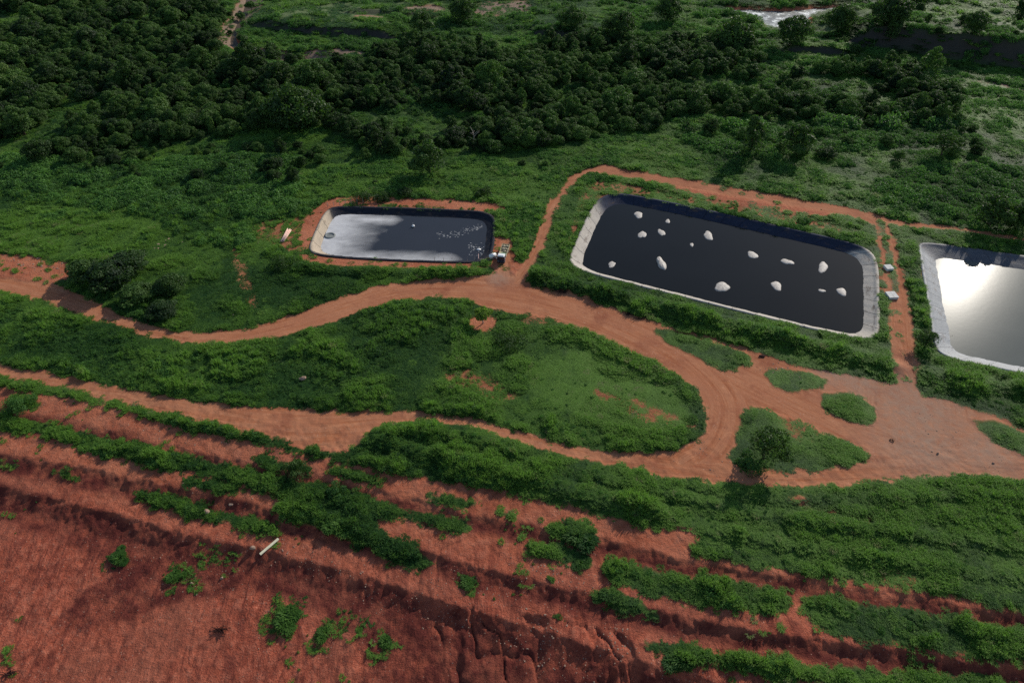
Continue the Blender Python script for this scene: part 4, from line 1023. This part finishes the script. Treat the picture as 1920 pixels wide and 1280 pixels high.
for px, py, wpx, lab in SEEN_SHRUBS:
    g = ground_at(px, py); wm = wpx*mpp(px, py); s = wm/(2.8 if py > 950 else 2.1)
    dark = 'dark' in lab and py < 1000
    if py > 950: me = bush_mesh(random.randrange(9999), int(min(2600, max(420, 420*wm))), M['grass'], .032)
    else: me = shrub_mesh(random.randrange(9999), M['leaf'] if dark else None, int(min(2400, max(300, 330*wm))), .27/max(.8, wm**.62))
    o = bpy.data.objects.new('shrub', me); o.location = (g.x, g.y, g.z-.08)
    o.scale = (s, s*.9, s*.52 if py > 950 else min(s*.95, 4.6)); o.rotation_euler.z = random.uniform(0, 6.28); o['tint'] = random.uniform(.05, .35) if dark else random.uniform(.05, .4)
    tag(link(o), lab, 'shrub', 'shrubs that stand out from the scrub')

# ------------------------------------------------------------------ ballooned patches of lining on the long pond
def dome(px, py, wpx, hpx, seed, lab, ang=0.0, tall=.085):
    zb = -PONDS['b'][2]; c = unp(px, py, zb); k = mpp(px, py)
    wx = wpx*k/2; wy = max(.35, (hpx*k*1.3-wx*tall*1.1)/2/math.sin(R(35)))
    wy = min(wy, wx*2.4)
    r = np.random.default_rng(seed); nr, na = 9, 36; V = [(0, 0, 1)]; ph0 = r.uniform(0, 6.28, 4)
    for i in range(1, nr+1):
        t = i/nr
        for j in range(na):
            a = 2*math.pi*j/na
            q = 1+.13*math.sin(2*a+ph0[0])+.09*math.sin(3*a+ph0[1])+.05*math.sin(5*a+ph0[2])
            V.append((t*q*math.cos(a), t*q*math.sin(a), (1-t**2.2)**.8+.05*math.sin(7*a+ph0[3])*t*(1-t)*4))
    V = np.array(V); V[:, 2] *= min(wx, wy)*tall*2.0+.05
    off = r.uniform(-.25, .25); V[:, 0] += off*V[:, 2]
    V = V*[wx, wy, 1]; V[-na:, 2] = -.15
    faces = [(0, 1+j, 1+(j+1) % na) for j in range(na)]+[(1+(i-1)*na+j, 1+i*na+j, 1+i*na+(j+1) % na, 1+(i-1)*na+(j+1) % na) for i in range(1, nr) for j in range(na)]
    me = bpy.data.meshes.new('liner_bubble'); me.from_pydata(V.tolist(), [], faces); me.materials.append(M['bubble'])
    for p in me.polygons: p.use_smooth = True
    o = bpy.data.objects.new('liner_bubble', me); o.location = (c[0], c[1], zb); o.rotation_euler.z = ang
    tag(link(o), lab, 'liner bubble', 'pale liner bubbles rising from the long pond')
for i, a in enumerate((
 (1197,403,17,11,'oval pale bubble of the long pond nearest its corner towards the forest',-.3),
 (1252,415,9,7,'small pale bubble right of the oval one near the forest side of the long pond'),
 (1204,440,15,12,'angular pale bubble, left one of a close pair in the long pond',-.3),
 (1240,436,13,11,'round pale bubble, right one of a close pair in the long pond'),
 (1297,459,7,6,'smallest pale dot-like bubble in the long pond'),
 (1328,442,18,14,'round pale bubble above the middle of the long pond, beside the dot-like one'),
 (1411,478,17,13,'pale rounded bubble at the very middle of the long pond'),
 (1476,491,23,9,'thin slanted pale sliver of a bubble in the long pond',-.35),
 (1543,501,18,17,'squarish pale bubble at the right end of the long pond',-.4),
 (1147,496,12,11,'greyish small slanted bubble nearest the left corner of the long pond',-.5),
 (1240,494,17,27,'tallest crescent-shaped pale bubble in the long pond',0,.24),
 (1354,538,30,14,'widest lens-shaped pale bubble, nearest the road side of the long pond'),
 (1456,536,17,16,'round pale bubble right of the lens-shaped one'),
 (1541,545,13,5,'tiny flat pale sliver beside the white-edged bubble at the right'),
 (1578,547,20,11,'bright oval bubble closest to the right bank of the long pond',-.3))):
    dome(*a[:4], 500+i, a[4], *(a[5:]))

# ------------------------------------------------------------------ the truck by the small pond
def truck():
    g0 = ground_at(939, 497); g1 = ground_at(951, 462)
    d = g0-g1; yaw = math.atan2(d.y, d.x)-math.pi/2+math.pi   # local -Y is the way it faces
    yaw = math.atan2(d.x, -d.y)
    e = empty('flatbed_truck', (g0.x, g0.y+.8, g0.z+.02), yaw); tag(e, 'loaded flatbed truck with dark blue cab front and white cab roof by small pond', 'truck')
    b = MB(); b.box((0,1.0,1.75), (2.45,1.9,1.75), bev=.12, taper=(.94,.9)); b.box((0,.95,.72), (2.4,1.9,.5), bev=.06); cab = b.build('cab', M['navypaint'], e)
    b = MB(); b.box((0,1.05,2.68), (2.3,1.75,.16), bev=.06); b.box((0,.75,2.86), (1.9,.9,.22), bev=.08, taper=(.9,.7)); b.build('cab_roof', M['whitepaint'], cab)
    b = MB(); b.box((0,.085,2.02), (2.05,.05,.72), rx=R(-5), bev=.015); b.build('windscreen', M['glass'], cab)
    for s in (-1, 1):
        b = MB(); b.box((s*1.205,1.0,2.0), (.04,1.0,.6), bev=.01); b.build('side_window', M['glass'], cab)
        b = MB(); b.box((s*1.42,.12,2.05), (.2,.12,.5), bev=.03); b.cyl((s*1.15,.2,2.3), (s*1.4,.14,2.25), .025, seg=6); b.build('mirror', M['whitepaint'], cab)
        b = MB(); b.box((s*.9,.03,.8), (.36,.06,.22), bev=.03); b.build('headlight', M['lamp'], cab)
    b = MB(); b.box((0,.02,.5), (2.45,.18,.3), bev=.05); b.build('bumper', M['chassis'], cab)
    b = MB(); b.box((0,.045,1.15), (1.5,.05,.34), bev=.02)
    for i in range(4): b.box((0,.015,1.03+.08*i), (1.4,.03,.03))
    b.build('grille', M['chassis'], cab)
    b = MB()
    for s in (-.5, .5): b.box((s,5.0,.78), (.14,8.2,.24), bev=.02)
    for y in (2.4,4.2,6.0,7.8): b.box((0,y,.76), (1.0,.12,.16))
    b.build('chassis', M['chassis'], e)
    b = MB(); b.box((0,5.75,1.05), (2.5,7.0,.16), bev=.02)
    for i in range(8): b.box((0,2.6+i*.9,.95), (2.4,.1,.1))
    bed = b.build('bed', M['timber'], e)
    for s in (-1, 1):
        b = MB(); b.box((s*1.24,5.75,1.45), (.06,6.98,.62), bev=.01)
        for i in range(8): b.box((s*1.285,2.4+i*.95,1.42), (.05,.09,.66))
        b.build('side_board', M['timber'], bed)
    b = MB(); b.box((0,2.27,1.55), (2.5,.07,1.0), bev=.01); b.build('headboard', M['whitepaint'], bed)
    b = MB(); b.box((0,9.24,1.42), (2.45,.06,.6), bev=.01); b.build('tailgate', M['timber'], bed)
    for s in (-1, 1):
        for y in (1.0, 6.7, 7.9):
            b = MB(); b.cyl((s*.9,y,.5), (s*1.22,y,.5), .5, seg=20); wh = b.build('wheel', M['rubber'], e)
            b = MB(); b.cyl((s*1.2,y,.5), (s*1.24,y,.5), .27, .22, seg=14); b.cyl((s*1.23,y,.5), (s*1.28,y,.5), .1, seg=10); b.build('hub', M['steel'], wh)
    # load: sacks and a folded tarpaulin
    def on(pt): return e.matrix_basis @ Vector(pt)
    for i, (x, y, s) in enumerate(((-.5,7.9,.75),(.45,8.2,.7),(-.35,6.4,.7),(.5,6.6,.65),(.3,5.2,.6))):
        b = MB(); b.lump((0,0,0), (s,s*.8,s*.55), i, .2)
        o = b.build('sack', M['cargo'], None, True); o.location = on((x,y,1.13+s*.5)); o.rotation_euler.z = yaw
        tag(o, 'dusty tan sack lying on the bed of the parked truck', 'sack', 'sacks on the truck bed')
    b = MB(); b.box((0,0,.2), (2.1,1.8,.4), bev=.14, taper=(.85,.8)); b.box((.1,-.1,.47), (1.6,1.2,.16), bev=.07)
    o = b.build('tarpaulin', M['greentarp']); o.location = on((0,3.5,1.13)); o.rotation_euler.z = yaw; tag(o, 'folded pale green tarpaulin on the truck bed behind the cab', 'tarpaulin')
truck()
def place(name, px, py, lab, cat, rz=0, s=1.0, group=None, dz=0):
    g = ground_at(px, py); e = empty(name, (g.x, g.y, g.z+dz), rz, s); return tag(e, lab, cat, group)
# white tank on a skid with the suction hose that runs to the pond
e = place('water_tank', 924, 484, 'white tank on a skid between the truck and the small pond', 'tank', .5)
b = MB(); b.cyl((-1.0,0,1.05), (1.0,0,1.05), .72, seg=24); b.lump((-1.0,0,1.05), (.3,.7,.7), 1, .02); b.lump((1.0,0,1.05), (.3,.7,.7), 2, .02); tk_ = b.build('tank_body', M['whiteplastic'], e, True)
b = MB(); b.cyl((0,0,1.72), (0,0,1.9), .25, seg=16); b.build('lid', M['whiteplastic'], tk_)
b = MB()
for s in (-.7, .7): b.box((s,0,.2), (.12,1.3,.34), bev=.02)
for s in (-.45, .45): b.box((0,s,.07), (2.3,.12,.12), bev=.02)
b.build('skid', M['steel'], e)
A_ = ground_at(922, 486); B_ = ground_at(906, 487)
P0 = unp(897, 476, -1.6)
b = MB(); b.tube([(A_.x, A_.y, A_.z+.5), (A_.x-.9, A_.y-.8, A_.z+.18), (B_.x, B_.y, B_.z+.2), (B_.x-1.6, B_.y+.1, .32), (P0[0], P0[1], -1.5), (P0[0]-1.2, P0[1]+.6, -2.0)], .11, 8)
tag(b.build('suction_hose', M['hose'], None, True), 'pinkish hose running from the white tank into the small pond', 'hose')

# ------------------------------------------------------------------ two concrete chambers beside the rutted track
for px, py, rz, w_, lab in ((1665,504,.12,2.3,'smaller pale concrete chamber beside the rutted track, nearer the forest'), (1671,556,.06,2.9,'larger pale concrete chamber beside the rutted track, nearer the road')):
    e = place('concrete_chamber', px, py, lab, 'chamber', rz, 1, 'concrete chambers beside the rutted track')
    b = MB()
    for s in (-1, 1):
        b.box((s*(w_/2-.09),0,.32), (.18,w_,.9), bev=.02); b.box((0,s*(w_/2-.09),.32), (w_-.364,.18,.9), bev=.02)
    b.build('walls', M['concrete'], e)
    b = MB(); b.box((-w_*.26,0,.84), (w_*.51,w_*1.06,.12), bev=.02); b.build('lid', M['concrete'], e)
    b = MB(); b.box((w_*.26,.0,.84), (w_*.49,w_*1.06,.12), bev=.02); l2 = b.build('lid', M['concrete'], e)
    b = MB(); b.tube([(w_*.2,-.2,.9),(w_*.2,-.2,1.0),(w_*.2,.2,1.0),(w_*.2,.2,.9)], .025, 6); b.build('handle', M['steel'], l2)

# ------------------------------------------------------------------ pink pipes stacked on the slope by the small pond
ga = ground_at(526, 460); gb = ground_at(545, 427); dv = (gb-ga); yaw = math.atan2(dv.y, dv.x)
for i, (o_, zz, l) in enumerate(((-.55,.16,7.6),(-.2,.16,8.2),(.15,.16,7.2),(.5,.16,8.0),(-.37,.45,7.8),(0,.45,7.0),(.3,.45,8.3))):
    b = MB(); n = 16
    r0, r1 = .165, .14; rings = []
    for (x, r_) in ((-l/2, r1), (-l/2, r0), (l/2, r0), (l/2, r1), (-l/2+.01, r1*.98)):
        rings.append([b.bm.verts.new((x, math.cos(2*math.pi*k/n)*r_, math.sin(2*math.pi*k/n)*r_)) for k in range(n)])
    for P_, Q_ in zip(rings, rings[1:]):
        for k in range(n): b.bm.faces.new((P_[k], P_[(k+1) % n], Q_[(k+1) % n], Q_[k]))
    o = b.build('pipe', M['pinkpipe'], None, True); m_ = (ga+gb)/2
    zt = (hz(*(ga.xy)), hz(*(gb.xy)))
    o.location = (m_.x-math.sin(yaw)*o_*1.2, m_.y+math.cos(yaw)*o_*1.2, max(zt)+zz+.1); o.rotation_euler = (0, 0, yaw+(i-3)*.012)
    tag(o, 'pale pink plastic pipe in the stack beside the small pond', 'pipe', 'pink pipes stacked beside the small pond')

# ------------------------------------------------------------------ fence posts by the small pond
for i, px in enumerate((815,832,848,862,876,890)):
    e = place('fence_post', px, 492-(px % 3), 'thin wooden post on the road side bank of the small pond', 'post', group='posts on the road side of the small pond')
    b = MB(); b.tube([(0,0,-.3),(.02,0,.8),(.05,.02,1.7)], [.075,.07,.06]); o = b.build('post', M['palebark'], e)
    b = MB(); b.lump((.05,.02,1.72), (.08,.08,.04), i, .1, 1); b.build('cap', M['palebark'], e)
for i in range(9):
    px = 615+i*11
    e = place('fence_post', px, 388-i*1.4, 'weathered stake in the row behind the small pond under the dark shrubs', 'post', group='stakes behind the small pond')
    b = MB(); b.tube([(0,0,-.3),(.03*(i % 3-1),.02,1.2),(.06*(i % 3-1),.04,2.3)], [.09,.08,.05]); b.build('post', M['palebark'], e)
# ------------------------------------------------------------------ small things floating on the first pond
def on_water(px, py): c = unp(px, py, -PONDS['a'][2]); return Vector((c[0], c[1], -PONDS['a'][2]))
c = on_water(619, 442); b = MB(); n = 28
V = []
for (r_, z) in ((1.1,.02),(1.35,.28),(1.75,.3),(1.95,.02)): V.append([b.bm.verts.new((math.cos(2*math.pi*k/n)*r_, math.sin(2*math.pi*k/n)*r_, z)) for k in range(n)])
for P_, Q_ in zip(V, V[1:]):
    for k in range(n): b.bm.faces.new((P_[k], Q_[k], Q_[(k+1) % n], P_[(k+1) % n]))
b.bm.faces.new([b.bm.verts.new((math.cos(2*math.pi*k/n)*1.1, math.sin(2*math.pi*k/n)*1.1, .05)) for k in range(n)])
o = b.build('floating_ring', flat('grey_ring', (.20,.21,.20), .8), None, True); o.location = c; tag(o, 'round grey float in the pale foam of the small pond', 'float')
c = on_water(775, 425); e = empty('buoy', c); tag(e, 'small white buoy alone in the middle of the small pond', 'buoy')
b = MB(); b.lump((0,0,.3), (.55,.55,.42), 3, .04, 3); b.build('float', M['whiteplastic'], e, True); b = MB(); b.cyl((0,0,.5), (0,0,1.5), .09, .05, 8); b.build('mast', M['whiteplastic'], e)
b = MB(); r_ = random.Random(4)
for i in range(150):
    t = r_.random(); px = 818+t*86; py = 437+6*math.sin(t*5)-5*t+r_.gauss(0, 3.0); c = on_water(px, py); s = r_.uniform(.05, .20)
    b.lump((c.x, c.y, c.z+.02), (s*1.6, s, .06), i, .3, 1)
for i in range(60):
    px = r_.uniform(878,912); py = r_.uniform(455,480); c = on_water(px, py); s = r_.uniform(.06, .22); b.lump((c.x, c.y, c.z+.02), (s*1.6, s, .06), i, .3, 1)
tag(b.build('floating_litter', M['scum']), 'drifting line of pale scum flecks on the small pond', 'scum', None, 'stuff')
c = on_water(898, 468); b = MB(); b.lump((0,0,.15), (.8,.5,.3), 9, .3); o = b.build('foam_clump', M['whiteplastic'], None, True); o.location = c; tag(o, 'white clump of foam in the corner of the small pond near the tank', 'foam clump')

# ------------------------------------------------------------------ dead wood, stones, boards
def branches(px, py, wpx, lab, seed, n=16, m='branch'):
    g = ground_at(px, py); L = wpx*mpp(px, py)/2; b = MB(); r_ = random.Random(seed)
    for i in range(n):
        a = r_.uniform(0, 6.28); l = L*r_.uniform(.4, 1.0); o_ = Vector((r_.uniform(-.4, .4)*L, r_.uniform(-.2, .2)*L, .1))
        e_ = o_+Vector((math.cos(a)*l*.8, math.sin(a)*l*.35, r_.uniform(.05, .5)*l*.5)); md = (o_+e_)/2+Vector((r_.uniform(-.2, .2), r_.uniform(-.2, .2), .2*l*.5))
        b.tube([o_, md, e_], [.11, .07, .03], 5)
        for q in range(3):
            s_ = md.lerp(e_, r_.random()); b.tube([s_, s_+Vector((r_.uniform(-.5, .5), r_.uniform(-.4, .4), r_.uniform(0, .4)))*l*.5], [.04, .015], 4)
    o = b.build('dead_branches', M[m]); o.location = g; tag(o, lab, 'dead branches')
branches(1052, 549, 40, 'dark heap of dead branches on the road edge below the long pond', 1, 22)
branches(1180, 590, 34, 'flat tangle of dead branches on the road verge, right of the dark heap', 2, 12)
branches(1200, 598, 30, 'low brown dead branches at the road verge, furthest from the truck', 3, 9)
branches(412, 1182, 40, 'dark dead bush lying on the lowest red slope', 4, 22, 'darkdebris')
branches(1672, 826, 22, 'single dark branch lying on the dusty open yard', 5, 4)
branches(16, 1262, 40, 'dark dead branches in the bottom left corner', 6, 14, 'darkdebris')
branches(1780, 632, 26, 'dark tangle of branches lying on the white bank of the bright pond', 7, 16)
def stone(px, py, w_, h_, lab, seed, name='rock', mt='rock', cat='rock'):
    g = ground_at(px, py); k = mpp(px, py); b = MB(); b.lump((0,0,h_*k*.18), (w_*k/2, w_*k*.36, h_*k*.42), seed, .55, 2)
    o = b.build(name, M[mt]); o.location = g; tag(o, lab, cat)
stone(388, 960, 13, 11, 'pale upright boulder at the end of the thin green strip on the bench', 11)
stone(567, 710, 13, 9, 'whitish boulder alone in the big green meadow between the roads', 12)
stone(437, 591, 7, 5, 'small white stone in the grass beside the road bend', 13)
stone(473, 1027, 12, 8, 'pale broken stone beside the long sawn plank', 14)
stone(1783, 905, 9, 5, 'pale stone in the grass below the road at the right', 15)
stone(325, 940, 8, 5, 'small pale stone on the thin green strip of the bench', 16)
stone(433, 946, 9, 5, 'flat grey stone on the dark cut above the boulder', 17)
stone(1128, 478, 8, 5, 'small dark stone at the left edge of the long pond water', 18, 'rock', 'darkdebris') if False else None
stone(1758, 850, 5, 4, 'small white stone on the dusty yard near the road', 19)
stone(1862, 868, 5, 4, 'small white stone on the road near the photo edge', 20)
stone(417, 1083, 7, 6, 'small white stone on the dark slope below the plank', 21)
stone(360, 1093, 6, 5, 'little white stone beside the thin grey-green bush', 22)
stone(890, 500, 6, 4, 'pale stone by the posts of the small pond', 23)
stone(1428, 668, 10, 5, 'brown lump of earth in the road fork', 24, 'rock', 'darkdebris')
# plank across the bench
ga = ground_at(489, 1041); gb = ground_at(523, 1012); dv = gb-ga
b = MB(); L = dv.length*1.02; b.box((0,0,0), (L,.62,.16), bev=.02); b.box((0,.0,.085), (L*.985,.2,.02))
o = b.build('plank', M['planktimber']); lift = max(hz(*(ga.lerp(gb, t/12).xy))-ga.lerp(gb, t/12).z for t in range(13)); print('plank', L, lift)
o.location = (ga+gb)/2+Vector((0,0,lift+.12)); o.rotation_euler = (0, -math.asin(dv.z/dv.length), math.atan2(dv.y, dv.x)); tag(o, 'long pale sawn plank lying across the bench of the red slope', 'plank')
# rubble: loose pale chips scattered over the cut slopes
def chips(areas, name, lab, m, seed):
    r_ = np.random.default_rng(seed); V = []; F_ = []; base = np.array([(-1,-1,-.6),(1,-1,-.6),(1,1,-.6),(-1,1,-.6),(-.7,-.6,.6),(.6,-.8,.6),(.8,.7,.5),(-.6,.6,.7)], float)
    fc = np.array([(0,3,2,1),(4,5,6,7),(0,1,5,4),(1,2,6,5),(2,3,7,6),(3,0,4,7)])
    P = []
    for (x0, y0, x1, y1, rad, n, s0, s1) in areas:
        for i in range(int(n*.5)):
            t = r_.random(); P.append((x0+(x1-x0)*t+r_.normal(0, rad), y0+(y1-y0)*t+r_.normal(0, rad*.6), r_.uniform(s0, s1)*r_.uniform(.4, 1)))
    pts = [terr_unp(a, b_) for a, b_, _ in P]; pts = np.array(pts); zz = height(pts[:, 0], pts[:, 1])
    for i, (p, z, q) in enumerate(zip(pts, zz, P)):
        s = q[2]; a = r_.uniform(0, 6.28); rot = np.array([[math.cos(a), -math.sin(a), 0], [math.sin(a), math.cos(a), 0], [0, 0, 1]])
        s *= 1.35
        v = (base*r_.uniform(.6, 1.2, (8, 3))*[s, s*.7, s*.5]) @ rot.T+[p[0], p[1], z+s*.15]
        V.append(v); F_.append(fc+8*i)
    me = quads_mesh(name, np.vstack(V), np.vstack(F_), m); tag(link(bpy.data.objects.new(name, me)), lab, 'rubble', None, 'stuff')
chips([(1150,1180,1165,1225,18,150,.05,.2),(960,1050,1120,1090,26,300,.04,.18),(800,1080,960,1130,30,200,.04,.14),(20,480,120,505,16,160,.1,.4),(250,470,330,450,14,90,.1,.5),
       (660,1105,900,1180,30,260,.04,.16),(200,1020,520,1150,50,260,.03,.15),(980,1160,1080,1260,35,300,.04,.2),(0,1100,700,1250,90,420,.03,.13),(1340,890,1300,820,20,60,.05,.2),(1680,780,1880,870,40,160,.05,.2),
       (300,890,560,960,20,150,.04,.16),(500,1020,660,1080,22,200,.04,.18),(60,745,400,835,14,160,.04,.16),(1430,690,1500,700,10,60,.08,.25)], 'rubble', 'pale chips of stone and rubbish scattered over the red soil', M['rock'], 77)

# ------------------------------------------------------------------ light, sky, camera
w = bpy.data.worlds.new('World'); scene.world = w; w.use_nodes = True
nt = w.node_tree; nt.nodes.clear()
sky = nt.nodes.new('ShaderNodeTexSky'); sky.sky_type = 'NISHITA'; sky.sun_disc = False
sky.sun_elevation = R(SUN_EL); sky.sun_rotation = R(SUN_AZ); sky.dust_density = .5; sky.air_density = 1.0
bg = nt.nodes.new('ShaderNodeBackground'); bg.inputs['Strength'].default_value = .09
wo = nt.nodes.new('ShaderNodeOutputWorld'); nt.links.new(sky.outputs[0], bg.inputs['Color']); nt.links.new(bg.outputs[0], wo.inputs['Surface'])
sl = bpy.data.lights.new('sun', 'SUN'); sl.energy = 3.2; sl.angle = R(.5); sl.color = (1, .93, .82)
so = link(bpy.data.objects.new('sun', sl))
sd = Vector((math.sin(R(SUN_AZ))*math.cos(R(SUN_EL)), math.cos(R(SUN_AZ))*math.cos(R(SUN_EL)), math.sin(R(SUN_EL))))
so.rotation_euler = sd.to_track_quat('Z', 'Y').to_euler(); so.location = sd*400
cam = bpy.data.cameras.new('camera'); cam.sensor_width = 36; cam.lens = FPX/1920*36; cam.clip_end = 12000; cam.clip_start = 1
co = link(bpy.data.objects.new('camera', cam)); co.location = (0, 0, H); co.rotation_euler = (R(90-PITCH), 0, 0)
scene.camera = co
vs = scene.view_settings; vs.view_transform = 'Standard'; vs.look = 'None'; vs.gamma = 1; vs.exposure = 0.5
scene.cycles.use_denoising = False
scene.cycles.max_bounces = 5; scene.cycles.diffuse_bounces = 2; scene.cycles.glossy_bounces = 2; scene.cycles.transmission_bounces = 2; scene.cycles.transparent_max_bounces = 6
